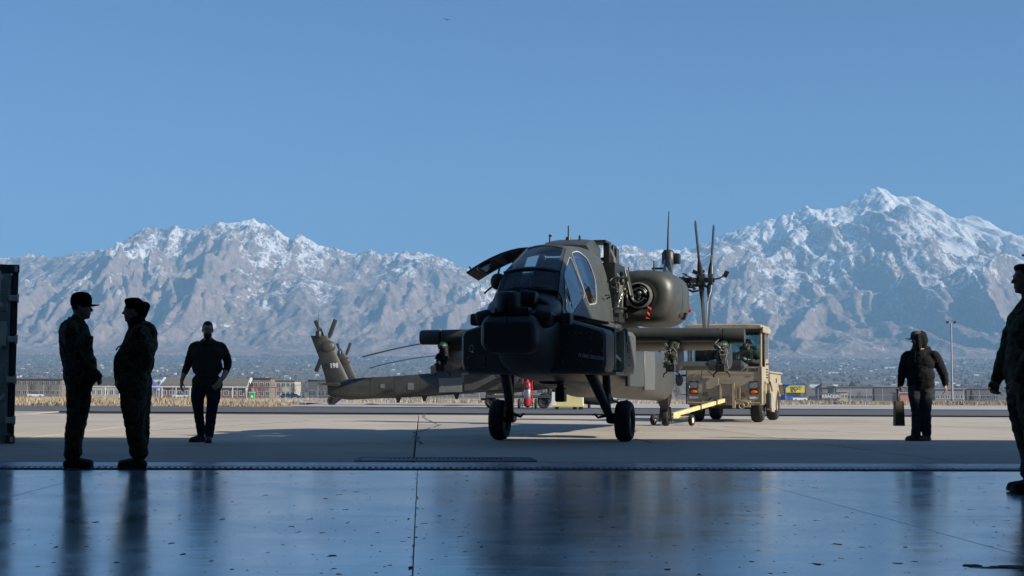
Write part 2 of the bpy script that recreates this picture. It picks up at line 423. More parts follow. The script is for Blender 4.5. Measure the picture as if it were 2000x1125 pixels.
def build_mountains():
    nx, ny = 920, 430
    xs = np.linspace(-5600, 5600, nx); ys = np.linspace(7700, 13400, ny)
    X, Y = np.meshgrid(xs, ys)
    Rr = 11900 + 380*np.sin(X/1500.0) + 500*fbm(X/2300.0, X*0+3.7, 3)
    px = 1000 + FPX*X/Rr
    Zc = CAM_H + sky_elev(px)*np.hypot(Rr, X)*0.985
    warp = 420*fbm(X/1500.0, Y/1500.0, 4)
    yb = 8250 + 380*fbm(X/800.0, Y*0+9.2, 4)
    t = np.clip((Y-yb)/(Rr-yb), 0, 1.0)
    back = np.clip((Y-Rr)/1500.0, 0, 1)
    zb = plain_z(np.minimum(Y, 8200))
    # spurs fan out down-slope from the crest: noise stretched along the fall line, its shear swinging along the range
    fan = (Rr-Y)
    sh = 0.75*np.sin(X/880.0+1.1) + 0.35*np.sin(X/370.0)
    u1 = X + fan*sh*0.75 + warp; u2 = X - fan*0.55*np.cos(X/640.0) + warp*0.8
    r1 = ridged(u1/1050.0+2.37, (Y+warp)/4300.0+4.2, 4, 0.45)
    r2 = ridged(u2/430.0+8.1, (Y+warp)/1900.0, 4, 0.5)
    r3 = ridged((u1*.7+u2*.3)/170.0, (Y+warp)/720.0+2.2, 3, 0.5)
    e = 0.55*t**0.95 + 0.45*t**1.9
    amp = np.clip(t*(1.04-t)*4, 0, 1)*np.clip((Zc-zb)/1450.0, 0.4, 1.1)*np.clip((1-t)*5, 0.12, 1)
    Z = zb + (Zc-zb)*e + amp*((r1-0.42)*360 + (r2-0.4)*200 + (r3-.4)*55)
    Z += (r3-0.4)*22*np.clip(t*3, 0, 1)
    Z -= back*(Zc-zb)*0.75
    Z = np.maximum(Z, zb + 14*fbm(X/300.0, Y/300.0, 3)*np.clip(t*20+.1, 0, 1))
    # rain-drop erosion, many drops at once
    dx, dy = xs[1]-xs[0], ys[1]-ys[0]
    H = (Z/dx).ravel().copy()
    rng = np.random.default_rng(3); nd = 30000
    for batch in range(7):
        x = rng.uniform(2, nx-3, nd); y = rng.uniform(2, ny-3, nd)
        vx = np.zeros(nd); vy = np.zeros(nd); sp = np.ones(nd); wat = np.ones(nd); sed = np.zeros(nd); alive = np.ones(nd, bool)
        for st in range(62):
            xi = x.astype(int); yi = y.astype(int); u = x-xi; v = y-yi; i0 = yi*nx+xi
            h00, h10, h01, h11 = H[i0], H[i0+1], H[i0+nx], H[i0+nx+1]
            gx = (h10-h00)*(1-v)+(h11-h01)*v; gy = ((h01-h00)*(1-u)+(h11-h10)*u)*(dx/dy)
            h = (h00*(1-u)+h10*u)*(1-v)+(h01*(1-u)+h11*u)*v
            vx = vx*0.25 - gx*0.75; vy = vy*0.25 - gy*0.75
            l = np.hypot(vx, vy)+1e-9; vx /= l; vy /= l
            x2 = np.clip(x+vx, 1, nx-3); y2 = np.clip(y+vy*dx/dy, 1, ny-3)
            xj = x2.astype(int); yj = y2.astype(int); uu = x2-xj; vv = y2-yj; j0 = yj*nx+xj
            h2 = (H[j0]*(1-uu)+H[j0+1]*uu)*(1-vv)+(H[j0+nx]*(1-uu)+H[j0+nx+1]*uu)*vv
            dh = h2-h
            cap = np.maximum(-dh, 0.02)*sp*wat*3.0
            dep = np.where(dh > 0, np.minimum(dh, sed), np.where(sed > cap, (sed-cap)*0.12, -np.minimum((cap-sed)*0.22, -np.minimum(dh, 0)*0.8)))*alive
            sed -= dep
            D = np.zeros(nx*ny)
            for off, w_ in ((0, (1-u)*(1-v)), (1, u*(1-v)), (nx, (1-u)*v), (nx+1, u*v)):
                D += np.bincount(i0+off, dep*w_, minlength=nx*ny)
            H += np.clip(D, -0.035, 0.02)
            sp = np.sqrt(np.maximum(0.01, sp*sp - dh*2.0)); sp = np.minimum(sp, 2.2); wat *= 0.985
            x, y = x2, y2
    Z = H.reshape(ny, nx)*dx
    # settle loose single-cell spikes
    for _ in range(0):
        Zs = Z.copy(); Zs[1:-1, 1:-1] = (Z[:-2, 1:-1]+Z[2:, 1:-1]+Z[1:-1, :-2]+Z[1:-1, 2:])/4; Z = Z*0.55+Zs*0.45
    Z += ((ridged(u1/110.0+3, (Y+warp)/420.0, 3)-.4)*24 + (ridged(u2/52.0, Y/160.0+7, 2)-.4)*12)*np.clip(t*4, 0, 1)*np.clip((1.25-t)*4, .6, 1)
    # bring the crest line back to its surveyed height
    pxa = 1000 + FPX*X/Y; el = (Z-CAM_H)/np.hypot(X, Y)
    bins = np.linspace(-900, 2900, 761); got = np.full(760, -1.0)
    idx = np.clip(((pxa+900)/5).astype(int), 0, 759); np.maximum.at(got, idx.ravel(), el.ravel())
    cx = (bins[:-1]+bins[1:])/2; want = sky_elev(cx); ratio = np.where(got > 0.01, want/np.maximum(got, 0.01), 1.0)
    k = np.ones(5)/5; ratio = np.convolve(np.pad(ratio, 2, 'edge'), k, 'valid')
    fx = np.interp(1000 + FPX*X/Rr, cx, ratio)
    fx = np.clip(fx, 0.7, 1.4); zb2 = plain_z(np.minimum(Y, 8200)); Z = zb2 + (Z-zb2)*(1+(fx-1)*np.clip(t*1.6, 0, 1))
    # behind the first hill rows the ground meets the plain sheet
    Z[0, :] = plain_z(ys[0]) - 6
    V = np.stack([X, Y, Z], -1).reshape(-1, 3)
    i = np.arange(nx*ny).reshape(ny, nx)
    F = np.stack([i[:-1, :-1], i[:-1, 1:], i[1:, 1:], i[1:, :-1]], -1).reshape(-1, 4)
    me = bpy.data.meshes.new('mountains')
    me.vertices.add(len(V)); me.vertices.foreach_set('co', V.astype(np.float32).ravel())
    me.loops.add(F.size); me.loops.foreach_set('vertex_index', F.astype(np.int32).ravel())
    me.polygons.add(len(F)); me.polygons.foreach_set('loop_start', np.arange(0, F.size, 4, dtype=np.int32)); me.polygons.foreach_set('loop_total', np.full(len(F), 4, np.int32))
    me.update(calc_edges=True); me.polygons.foreach_set('use_smooth', np.ones(len(F), bool))
    o = bpy.data.objects.new('mountains', me); COL.objects.link(o); return tag(o, kind='structure')

def mountain_mat():
    m = bpy.data.materials.new('mountain_rock_snow'); m.use_nodes = True; nt = m.node_tree; N = nt.nodes; L = nt.links; b = N['Principled BSDF']
    geo = N.new('ShaderNodeNewGeometry'); sep = N.new('ShaderNodeSeparateXYZ'); L.new(geo.outputs['Position'], sep.inputs[0])
    sn = N.new('ShaderNodeSeparateXYZ'); L.new(geo.outputs['Normal'], sn.inputs[0])
    def noise(s, d=6, r=0.65):
        n = N.new('ShaderNodeTexNoise'); n.inputs['Scale'].default_value = s; n.inputs['Detail'].default_value = d; n.inputs['Roughness'].default_value = r
        mp = N.new('ShaderNodeMapping'); mp.inputs['Scale'].default_value = (1, .42, .6); L.new(geo.outputs['Position'], mp.inputs['Vector'])
        L.new(mp.outputs[0], n.inputs['Vector']); return n.outputs['Fac']
    def ma(op, a, b_, c=None):
        n = N.new('ShaderNodeMath'); n.operation = op
        for i, v in enumerate((a, b_, c)):
            if v is None: continue
            if isinstance(v, (int, float)): n.inputs[i].default_value = v
            else: L.new(v, n.inputs[i])
        return n.outputs[0]
    big = noise(0.0022, 4); mid = noise(0.010, 8, 0.74); fine = noise(0.05, 6, 0.78)
    alt = N.new('ShaderNodeMapRange'); L.new(sep.outputs['Z'], alt.inputs[0]); alt.inputs[1].default_value = 250; alt.inputs[2].default_value = 1700; alt.inputs[3].default_value = -0.55; alt.inputs[4].default_value = 0.46
    xx = N.new('ShaderNodeMapRange'); L.new(sep.outputs['X'], xx.inputs[0]); xx.inputs[1].default_value = -3000; xx.inputs[2].default_value = 3000; xx.inputs[3].default_value = -0.08; xx.inputs[4].default_value = 0.14
    s = ma('ADD', alt.outputs[0], xx.outputs[0])
    s = ma('MULTIPLY_ADD', ma('SUBTRACT', big, 0.5), 1.9, s)
    s = ma('MULTIPLY_ADD', ma('SUBTRACT', mid, 0.5), 2.2, s)
    s = ma('MULTIPLY_ADD', ma('SUBTRACT', fine, 0.5), 1.9, s)
    s = ma('MULTIPLY_ADD', ma('SUBTRACT', sn.outputs['Z'], 0.8), 0.45, s)
    r = N.new('ShaderNodeValToRGB'); L.new(s, r.inputs[0]); e = r.color_ramp.elements; e[0].position = 0.0; e[1].position = 0.22
    e[0].color = (0, 0, 0, 1); e[1].color = (1, 1, 1, 1)
    rc = N.new('ShaderNodeValToRGB'); L.new(ma('MULTIPLY_ADD', ma('SUBTRACT', fine, .5), .9, mid), rc.inputs[0]); e = rc.color_ramp.elements
    e[0].position = 0.32; e[0].color = (0.15, 0.12, 0.105, 1); e[1].position = 0.70; e[1].color = (0.46, 0.345, 0.285, 1)
    mx = N.new('ShaderNodeMix'); mx.data_type = 'RGBA'; L.new(r.outputs[0], mx.inputs['Factor']); L.new(rc.outputs[0], mx.inputs['A']); mx.inputs['B'].default_value = (0.88, 0.88, 0.89, 1)
    L.new(mx.outputs['Result'], b.inputs['Base Color']); b.inputs['Roughness'].default_value = 0.9; b.inputs['Specular IOR Level'].default_value = 0.1
    bp = N.new('ShaderNodeBump'); bp.inputs['Strength'].default_value = 0.8; bp.inputs['Distance'].default_value = 30
    L.new(mid, bp.inputs['Height']); L.new(bp.outputs[0], b.inputs['Normal'])
    return m
mtn = build_mountains(); mtn.data.materials.append(mountain_mat())

# ground sheet from the hangar out to the foot of the mountains (dry field near, valley floor beyond)
def field_mat():
    m = bpy.data.materials.new('dry_field'); m.use_nodes = True; nt = m.node_tree; N = nt.nodes; L = nt.links; b = N['Principled BSDF']
    geo = N.new('ShaderNodeNewGeometry')
    def noise(s, d=6):
        n = N.new('ShaderNodeTexNoise'); n.inputs['Scale'].default_value = s; n.inputs['Detail'].default_value = d; L.new(geo.outputs['Position'], n.inputs['Vector']); return n.outputs['Fac']
    r1 = N.new('ShaderNodeValToRGB'); L.new(noise(0.5), r1.inputs[0]); e = r1.color_ramp.elements
    e[0].position = 0.3; e[0].color = (0.23, 0.175, 0.10, 1); e[1].position = 0.7; e[1].color = (0.40, 0.33, 0.21, 1)
    r2 = N.new('ShaderNodeValToRGB'); L.new(noise(0.012, 9), r2.inputs[0]); e = r2.color_ramp.elements
    e[0].position = 0.38; e[0].color = (0.12, 0.11, 0.10, 1); e[1].position = 0.66; e[1].color = (0.27, 0.24, 0.21, 1)
    sep = N.new('ShaderNodeSeparateXYZ'); L.new(geo.outputs['Position'], sep.inputs[0])
    mr = N.new('ShaderNodeMapRange'); L.new(sep.outputs['Y'], mr.inputs[0]); mr.inputs[1].default_value = 380; mr.inputs[2].default_value = 700
    mx = N.new('ShaderNodeMix'); mx.data_type = 'RGBA'; L.new(mr.outputs[0], mx.inputs['Factor']); L.new(r1.outputs[0], mx.inputs['A']); L.new(r2.outputs[0], mx.inputs['B'])
    L.new(mx.outputs['Result'], b.inputs['Base Color']); b.inputs['Roughness'].default_value = 1.0; b.inputs['Specular IOR Level'].default_value = 0.05
    return m
gy = np.array([-700, 40, 90, 160, 260, 380, 500, 800, 1200, 1600, 2200, 3000, 4000, 5000, 6000, 7000, 7800, 8500, 9400], float)
gv, gf = [], []
for k, y in enumerate(gy):
    z = -0.05 if y < 89 else float(plain_z(y)) - (0.05 if y < 8000 else 40)
    gv += [(-9500, y, z), (-2500, y, z), (0, y, z), (2500, y, z), (9500, y, z)]
for k in range(len(gy)-1):
    for c in range(4): gf.append([k*5+c, k*5+c+1, k*5+c+6, k*5+c+5])
tag(raw('valley_ground', gv, gf, field_mat()), kind='structure')

# haze: one closed box of even, pale air round everything
hz = bpy.data.materials.new('air'); hz.use_nodes = True; hz.node_tree.nodes.clear()
_o = hz.node_tree.nodes.new('ShaderNodeOutputMaterial'); _v = hz.node_tree.nodes.new('ShaderNodeVolumePrincipled')
_v.inputs['Color'].default_value = (0.33, 0.66, 1.0, 1); _v.inputs['Density'].default_value = 1.0e-4; _v.inputs['Anisotropy'].default_value = 0.0
hz.node_tree.links.new(_v.outputs[0], _o.inputs['Volume'])
zmax = max(v.co.z for v in mtn.data.vertices)
tag(part('haze', hz, None, lambda bm: box(bm, (0, 6450, (zmax+30-52)/2), (20000, 14600, zmax+30+52))), kind='stuff')

# ================================================================ HELICOPTERS
M_hg = mat('helicopter_drab', (0.050, 0.054, 0.047), 0.44, var=0.18, vscale=2.5, dirt=(0.070, 0.070, 0.061), dscale=1.6, bump=0.06, bscale=14)
M_hk = mat('helicopter_dark', (0.022, 0.024, 0.024), 0.45, var=0.2, vscale=6)
M_blk = mat('black_metal', (0.018, 0.020, 0.021), 0.5, var=0.2, vscale=8)
M_rub = mat('tyre_rubber', (0.014, 0.014, 0.015), 0.8, var=0.25, vscale=10, bump=0.15, bscale=60)
M_stl = mat('bare_steel', (0.42, 0.42, 0.40), 0.35, 0.9, var=0.2, vscale=12)
M_alu = mat('pale_alloy', (0.30, 0.31, 0.27), 0.4, 0.6, var=0.2, vscale=12)
M_grn = mat('green_primer', (0.012, 0.042, 0.024), 0.5, var=0.25, vscale=9)
M_tea = mat('mint_primer', (0.25, 0.46, 0.36), 0.5, var=0.1)
M_cream = mat('cream_lining', (0.55, 0.52, 0.33), 0.6, var=0.2, vscale=5)
M_red = mat('red_flag', (0.35, 0.02, 0.02), 0.7, var=0.2, vscale=8)
M_bladeg = mat('rotor_blade', (0.028, 0.029, 0.029), 0.42, var=0.15)
M_trim = mat('canopy_sealant', (0.36, 0.37, 0.36), 0.6, var=0.15, vscale=10)
M_let = mat('pale_lettering', (0.75, 0.75, 0.72), 0.7)
M_wire = mat('white_wire', (0.5, 0.48, 0.62), 0.5, var=0.5, vscale=20)
M_panelg = mat('helicopter_panel', (0.10, 0.105, 0.098), 0.5, var=0.12, vscale=4, dirt=(0.13, 0.13, 0.12), dscale=3)
M_seat = mat('seat_fabric', (0.03, 0.032, 0.026), 0.8, var=0.2)

def glass_mat(name, tint, fres=1.5, refl=(0.9, 0.95, 1.0), alpha=0.55):
    """tinted pane: lets light through, mirrors the sky at its fresnel"""
    m = bpy.data.materials.new(name); m.use_nodes = True; nt = m.node_tree; N = nt.nodes; L = nt.links; N.clear()
    o = N.new('ShaderNodeOutputMaterial'); tr = N.new('ShaderNodeBsdfTransparent'); gl = N.new('ShaderNodeBsdfGlossy'); df = N.new('ShaderNodeBsdfDiffuse')
    tr.inputs[0].default_value = (*tint, 1); gl.inputs[0].default_value = (*refl, 1); gl.inputs['Roughness'].default_value = 0.02
    fr = N.new('ShaderNodeFresnel'); fr.inputs[0].default_value = fres
    tc = N.new('ShaderNodeTexCoord'); nz = N.new('ShaderNodeTexNoise'); nz.inputs['Scale'].default_value = 3.0; nz.inputs['Detail'].default_value = 7; L.new(tc.outputs['Object'], nz.inputs['Vector'])
    mr = N.new('ShaderNodeMapRange'); L.new(nz.outputs['Fac'], mr.inputs[0]); mr.inputs[1].default_value = 0.45; mr.inputs[2].default_value = 0.8; mr.inputs[3].default_value = 0.0; mr.inputs[4].default_value = 0.10
    df.inputs[0].default_value = (0.45, 0.45, 0.43, 1)
    m0 = N.new('ShaderNodeMixShader'); L.new(mr.outputs[0], m0.inputs[0]); L.new(tr.outputs[0], m0.inputs[1]); L.new(df.outputs[0], m0.inputs[2])
    mx = N.new('ShaderNodeMixShader'); L.new(fr.outputs[0], mx.inputs[0]); L.new(m0.outputs[0], mx.inputs[1]); L.new(gl.outputs[0], mx.inputs[2])
    L.new(mx.outputs[0], o.inputs['Surface']); return m
M_glass = glass_mat('canopy_glass', (0.50, 0.56, 0.55), fres=1.62)
M_glass_side = glass_mat('canopy_side_glass', (0.24, 0.29, 0.31), fres=2.6)
M_tugglass = glass_mat('cab_glass', (0.70, 0.80, 0.80), fres=1.5)

def sec(y, cx, cz, hw, hh, e=3.0, n=28):
    """rounded-rectangle ring in the xz plane at station y"""
    out = []
    for k in range(n):
        a = 2*math.pi*(k+0.5)/n; c, s = math.cos(a), math.sin(a)
        out.append((cx + hw*math.copysign(abs(c)**(2/e), c), y, cz + hh*math.copysign(abs(s)**(2/e), s)))
    return out
def interp(t, P, k):
    return float(np.interp(t, [p[0] for p in P], [p[k] for p in P]))

FUS = [(-2.85, 1.42, 1.80, .28, 2.6), (-2.6, 1.15, 1.93, .37, 2.8), (-2.1, 1.02, 1.97, .47, 3.2), (-1.2, .94, 1.97, .56, 3.6), (0, .90, 1.99, .60, 3.6), (0.75, .87, 2.05, .64, 3.4),
       (1.0, .86, 2.35, .63, 3.2), (2.2, .80, 2.50, .62, 3.0), (3.4, .74, 2.35, .62, 3.0), (4.6, .68, 1.98, .60, 3.0), (5.6, .64, 1.78, .54, 2.8), (7.0, .61, 1.70, .46, 2.6), (8.4, .59, 1.66, .38, 2.5), (9.6, .57, 1.62, .31, 2.4), (10.3, .64, 1.56, .24, 2.3), (10.75, .86, 1.44, .12, 2.2)]
ROOF = [(-2.2, .44, 2.19), (-1.95, .41, 2.5), (-1.1, .30, 2.92), (-.1, .33, 3.0), (.75, .44, 3.0)]
SILL = [(-2.3, .50), (-1.5, .56), (-.5, .60), (.75, .66)]
def side_x(y, z):
    w, zr, s = interp(y, ROOF, 1), interp(y, ROOF, 2), interp(y, SILL, 1)
    t = (z-1.95)/(zr-1.95); x = s+(w-s)*t
    return x + 0.035*math.sin(max(0, min(1, t))*math.pi)
GUN = [(-1.08, 2.80), (-1.84, 2.45), (-2.08, 2.12), (-2.10, 1.93), (-1.78, 1.90), (-0.87, 2.23)]
PIL = [(-0.90, 2.86), (-0.42, 2.92), (-0.02, 2.85), (0.03, 2.55), (-0.20, 2.16), (-0.76, 2.10)]

def grow(poly, d):
    c = Vector((sum(p[0] for p in poly)/len(poly), sum(p[1] for p in poly)/len(poly)))
    return [tuple(Vector(p) + (Vector(p)-c).normalized()*d) for p in poly]
def dense(poly, n=6):
    out = []
    for a, b in zip(poly, poly[1:]+poly[:1]):
        for k in range(n): out.append((a[0]+(b[0]-a[0])*k/n, a[1]+(b[1]-a[1])*k/n))
    return out
def smooth_poly(poly, r=0.12):
    out = []
    n = len(poly)
    for i in range(n):
        p, a, b = Vector(poly[i]), Vector(poly[i-1]), Vector(poly[(i+1) % n])
        u = (a-p); v = (b-p); ru = min(r, u.length*0.4); rv = min(r, v.length*0.4)
        s, e_ = p+u.normalized()*ru, p+v.normalized()*rv
        for t in (0, .33, .67, 1): out.append(tuple((s*(1-t)**2 + p*2*t*(1-t) + e_*t*t)))
    return out
def fill_loops(bm, loops, f3):
    edges = []
    for lp in loops:
        vs = [bm.verts.new(f3(*q)) for q in lp]
        edges += [bm.edges.new((vs[i], vs[(i+1) % len(vs)])) for i in range(len(vs))]
    bmesh.ops.triangle_fill(bm, use_beauty=True, use_dissolve=False, edges=edges)
def solid(o, t):
    md = o.modifiers.new('thickness', 'SOLIDIFY'); md.thickness = t; md.offset = 0; return o

def airfoil(x, y0, y1, z0, z1, t, n=10):
    """closed ring at span x: leading edge (y0,z0) thickness t, trailing edge (y1,z1)"""
    up, lo = [], []
    for k in range(n+1):
        s = k/n; th = t*0.5*(2.97*math.sqrt(s) - 1.26*s - 3.516*s*s + 2.843*s**3 - 1.036*s**4)/0.5*0.5 + 0.006
        yy = y0+(y1-y0)*s; zz = z0+(z1-z0)*s
        up.append((x, yy, zz+th)); lo.append((x, yy, zz-th))
    return up + lo[::-1][:-1]

def wheel(parent, loc, r, w, axis_tilt=0.0, hub=M_hk, name='wheel', n=28, hubside=1):
    """tyre with a rounded tread, rim part under it; axle along local x"""
    M = Matrix.Translation(loc) @ Matrix.Rotation(R(90), 4, 'Y')
    prof = [(r*0.52, -w*0.42), (r*0.62, -w*0.5), (r*0.86, -w*0.5), (r*0.96, -w*0.36), (r, -w*0.2), (r*0.985, -w*0.12), (r, -w*0.1), (r, w*0.1), (r*0.985, w*0.12), (r, w*0.2), (r*0.96, w*0.36), (r*0.86, w*0.5), (r*0.62, w*0.5), (r*0.52, w*0.42), (r*0.52, -w*0.42)]
    t = part(name, M_rub, parent, lambda bm: lathe(bm, prof, n, M), smooth=True)
    hp = [(0, -w*0.3), (r*0.2, -w*0.32), (r*0.24, -w*0.2), (r*0.45, -w*0.26), (r*0.53, -w*0.4), (r*0.53, w*0.4), (r*0.45, w*0.26), (r*0.24, w*0.2), (r*0.2, w*0.36), (0, w*0.36)]
    part('rim', hub, t, lambda bm: lathe(bm, hp, 20, M), smooth=True)
    return t

PAINT = M_hg
def apache(name, loc, rz, label, hero=True, M_hg=None):
    M_hg = M_hg or PAINT
    root = empty(name, loc, rz, label=label, cat='helicopter', group='attack helicopters on the flight line')
    # ---- fuselage and tail boom
    part('fuselage', M_hg, root, lambda bm: loft(bm, [sec(y, 0, (a+b)/2, w, (b-a)/2, e) for y, a, b, w, e in FUS]), smooth=True)
    # ---- cheek avionics bays
    for s in (-1, 1):
        xo = 1.05 if s < 0 else 1.13
        def bay(bm, y0=-2.08, y1=0.52, s=s, xo=xo):
            rings = []
            for y, k in ((y0, 0.90), (y0+.05, 0.97), (y0+.16, 1.0), (y0+.45, 1.0), (y1-.25, 1.0), (y1, 0.92)):
                zo = 1.66 if y < -1.5 else 1.70
                o_ = [(0.30, 1.02), (xo-0.14, 1.02), (xo-0.03, 1.06), (xo, 1.16), (xo, zo-.07), (xo-0.05, zo), (xo-.22, zo+.05), (0.60, 1.80), (0.42, 1.86), (0.30, 1.86)]
                cxx, czz = 0.5, 1.4
                rings.append([(s*(cxx+(x-cxx)*k), y, czz+(z-czz)*k) for x, z in o_])
            loft(bm, rings)
        if hero and s > 0:
            part('avionics_bay', M_hg, root, lambda bm: bay(bm, -2.08, -1.28), smooth=30)
            part('avionics_bay', M_panelg, root, lambda bm: bay(bm, -0.68, 0.52), smooth=30)
        else:
            part('avionics_bay', M_hg, root, bay, smooth=30)
    # ---- nose sensor turret
    def tads(bm):
        box(bm, (0.01, -3.13, 1.555), (0.81, 0.56, 0.54), bev=0.19, seg=8)
    tur = part('sensor_turret', M_blk, root, tads, smooth=True)
    part('turret_seam', M_hk, tur, lambda bm: box(bm, (0.0, -3.395, 1.60), (0.022, 0.02, 0.36), bev=0.006))
    part('turret_band', M_hk, tur, lambda bm: box(bm, (0.01, -3.14, 1.83), (.60, .40, .012)))
    for q in (-1, 1): part('turret_window_cover', M_hk, tur, lambda bm: box(bm, (.01+q*.20, -3.412, 1.555), (.24, .008, .30), bev=.004))
    part('turret_mount', M_blk, root, lambda bm: (loft(bm, [sec(y, 0, 1.78, w, h, 3) for y, w, h in ((-3.05, .30, .10), (-2.9, .46, .13), (-2.6, .52, .15), (-2.4, .46, .12))]),
         box(bm, (-0.43, -2.92, 1.79), (0.22, 0.28, 0.20), Euler((0, R(-14), 0)), bev=0.05, seg=3), box(bm, (0.42, -2.92, 1.79), (0.24, 0.28, 0.20), Euler((0, R(14), 0)), bev=0.05, seg=3), box(bm, (0, -3.0, 1.88), (0.5, 0.26, 0.1), bev=0.03, seg=2)), smooth=True)
    part('night_vision_turret', M_blk, root, lambda bm: (lathe(bm, [(0, -0.14), (.175, -.14), (.185, -.1), (.185, .08), (.165, .13), (.1, .15), (0, .155)], 24, Matrix.Translation((-0.075, -3.0, 2.0))),
         box(bm, (0.17, -2.82, 2.07), (0.24, 0.24, 0.20), Euler((0, R(8), 0)), bev=0.045, seg=3), box(bm, (-0.08, -3.17, 1.96), (0.02, 0.05, 0.18))), smooth=True)
    for s, x in ((-1, -0.61), (1, 0.68)):
        part('warning_sensor', M_blk, root, lambda bm: (box(bm, (x, -2.7, 1.775), (0.16, 0.22, 0.17), bev=0.035, seg=2), box(bm, (x-s*0.13, -2.62, 1.78), (0.14, 0.1, 0.09))), smooth=True)
    # ---- canopy skin with pane openings
    def side_skin(bm, s):
        outl = [(-2.26, 1.88), (-1.2, 1.88), (0.2, 1.88), (0.80, 1.90), (0.80, 2.7), (0.74, 2.93), (0.4, 2.99), (-0.1, 2.99), (-0.6, 2.955), (-1.1, 2.915), (-1.5, 2.72), (-1.95, 2.495), (-2.2, 2.185)]
        loops = [dense(outl, 5), smooth_poly(PIL), smooth_poly(GUN, 0.08)]
        if s < 0 and hero: loops = [dense(outl, 5), dense([(-0.90, 2.93), (0.05, 2.96), (0.1, 2.14), (-0.76, 2.06)], 4), smooth_poly(GUN, 0.08)]
        fill_loops(bm, loops, lambda y, z: (s*side_x(y, z), y, z))
    for s in (-1, 1):
        solid(part('canopy_side', M_hg, root, lambda bm: side_skin(bm, s)), 0.025)
        for nm, poly in (('side_window', GUN), ('side_window', PIL)):
            if s < 0 and poly is PIL and hero: continue
            w = part(nm, M_glass_side, root, lambda bm: fill_loops(bm, [smooth_poly(poly, 0.09)], lambda y, z: (s*(side_x(y, z)+0.012), y, z)))
            def trim(bm):
                a = smooth_poly(grow(poly, 0.030), 0.12); b = smooth_poly(grow(poly, 0.012), 0.11)
                va = [bm.verts.new((s*(side_x(*q)+0.019), *q)) for q in a]; vb = [bm.verts.new((s*(side_x(*q)+0.019), *q)) for q in b]
                for i in range(len(va)): j = (i+1) % len(va); bm.faces.new((va[i], va[j], vb[j], vb[i]))
            solid(part('window_trim', M_trim, w, trim), 0.008)
    def ws(bm, y0, y1, w0, w1, z0, z1, m):
        pass
    def pane_ring(y0, y1):
        a = (interp(y0, ROOF, 1), interp(y0, ROOF, 2)); b = (interp(y1, ROOF, 1), interp(y1, ROOF, 2)); return a, b
    def quad_frame(bm, y0, y1, mrg):
        (w0, z0), (w1, z1) = pane_ring(y0, y1)
        def f3(u, v): # u -1..1 across, v 0..1 up
            w = w0+(w1-w0)*v; return (u*w, y0+(y1-y0)*v - 0.03*(1-u*u), z0+(z1-z0)*v + 0.05*(1-u*u))
        return f3
    for y0, y1 in ((-2.2, -1.95), (-1.95, -1.1)):
        f3 = quad_frame(None, y0, y1, 0)
        def frame(bm):
            g = [(-1, 0), (1, 0), (1, 1), (-1, 1)]; mu = 0.115; mv = 0.10 if y0 < -2 else 0.045
            h = [(-1+mu, mv), (1-mu, mv), (1-mu, 1-mv), (-1+mu, 1-mv)]
            fill_loops(bm, [dense(g, 8), dense(h, 8)], f3)
        solid(part('windscreen_frame', M_hk if y0 < -2 else M_hg, root, frame), 0.03)
        def pane(bm):
            mu = 0.10; mv = 0.09 if y0 < -2 else 0.04
            n = 8; V = [[bm.verts.new(Vector(f3(-1+mu+(2-2*mu)*i/n, mv+(1-2*mv)*j/2)) + Vector((0, -0.004, 0.004))) for i in range(n+1)] for j in range(3)]
            for j in range(2):
                for i in range(n): bm.faces.new((V[j][i], V[j][i+1], V[j+1][i+1], V[j+1][i]))
        part('windscreen', M_glass, root, pane, smooth='all')
    part('windscreen_bar', M_blk, root, lambda bm: tube(bm, [(-.42, -1.965, 2.495), (-.2, -1.99, 2.535), (0, -1.995, 2.545), (.2, -1.99, 2.535), (.42, -1.965, 2.495)], 0.022, 6))
    # cowl between windscreen and nose
    part('nose_cowl', M_hg, root, lambda bm: loft(bm, [sec(y, 0, z, w, h, 2.6) for y, w, z, h in ((-2.9, .30, 1.84, .05), (-2.75, .46, 1.86, .13), (-2.5, .52, 1.92, .20), (-2.18, .51, 1.96, .235), (-2.0, .50, 1.95, .22))]), smooth=True)
    part('canopy_roof', M_hg, root, lambda bm: loft(bm, [[(s_*interp(y, ROOF, 1)*k, y, interp(y, ROOF, 2)+dz) for s_, k, dz in ((-1, 1.0, -.02), (-1, .86, .04), (-1, .5, .055), (1, .5, .055), (1, .86, .04), (1, 1.0, -.02))] for y in (-1.12, -.9, -.5, -.1, .4, .75)]), smooth=25)
    # interior: tub, panels, two seats
    part('cockpit_tub', M_blk, root, lambda bm: (box(bm, (0, -0.7, 1.93), (0.9, 2.9, 0.06)), box(bm, (0, -1.72, 2.12), (0.62, 0.25, 0.32), bev=0.05, seg=2), box(bm, (0, -0.95, 2.28), (0.55, 0.16, 0.5), bev=0.05, seg=2), box(bm, (0, 0.66, 2.44), (0.84, 0.06, 1.0)), box(bm, (0, -.62, 2.62), (.5, .03, .35), Euler((R(-20), 0, 0)))))
    for yy, zz in ((-1.1, 2.05), (0.1, 2.2)):
        part('crew_seat', M_seat, root, lambda bm: (box(bm, (0, yy+0.12, zz+0.26), (0.44, 0.12, 0.62), Euler((R(-8), 0, 0)), bev=0.04, seg=2), box(bm, (0, yy-0.1, zz), (0.44, 0.4, 0.12), bev=0.03), box(bm, (0, yy+0.16, zz+0.6), (0.26, 0.08, 0.16), bev=0.03)))
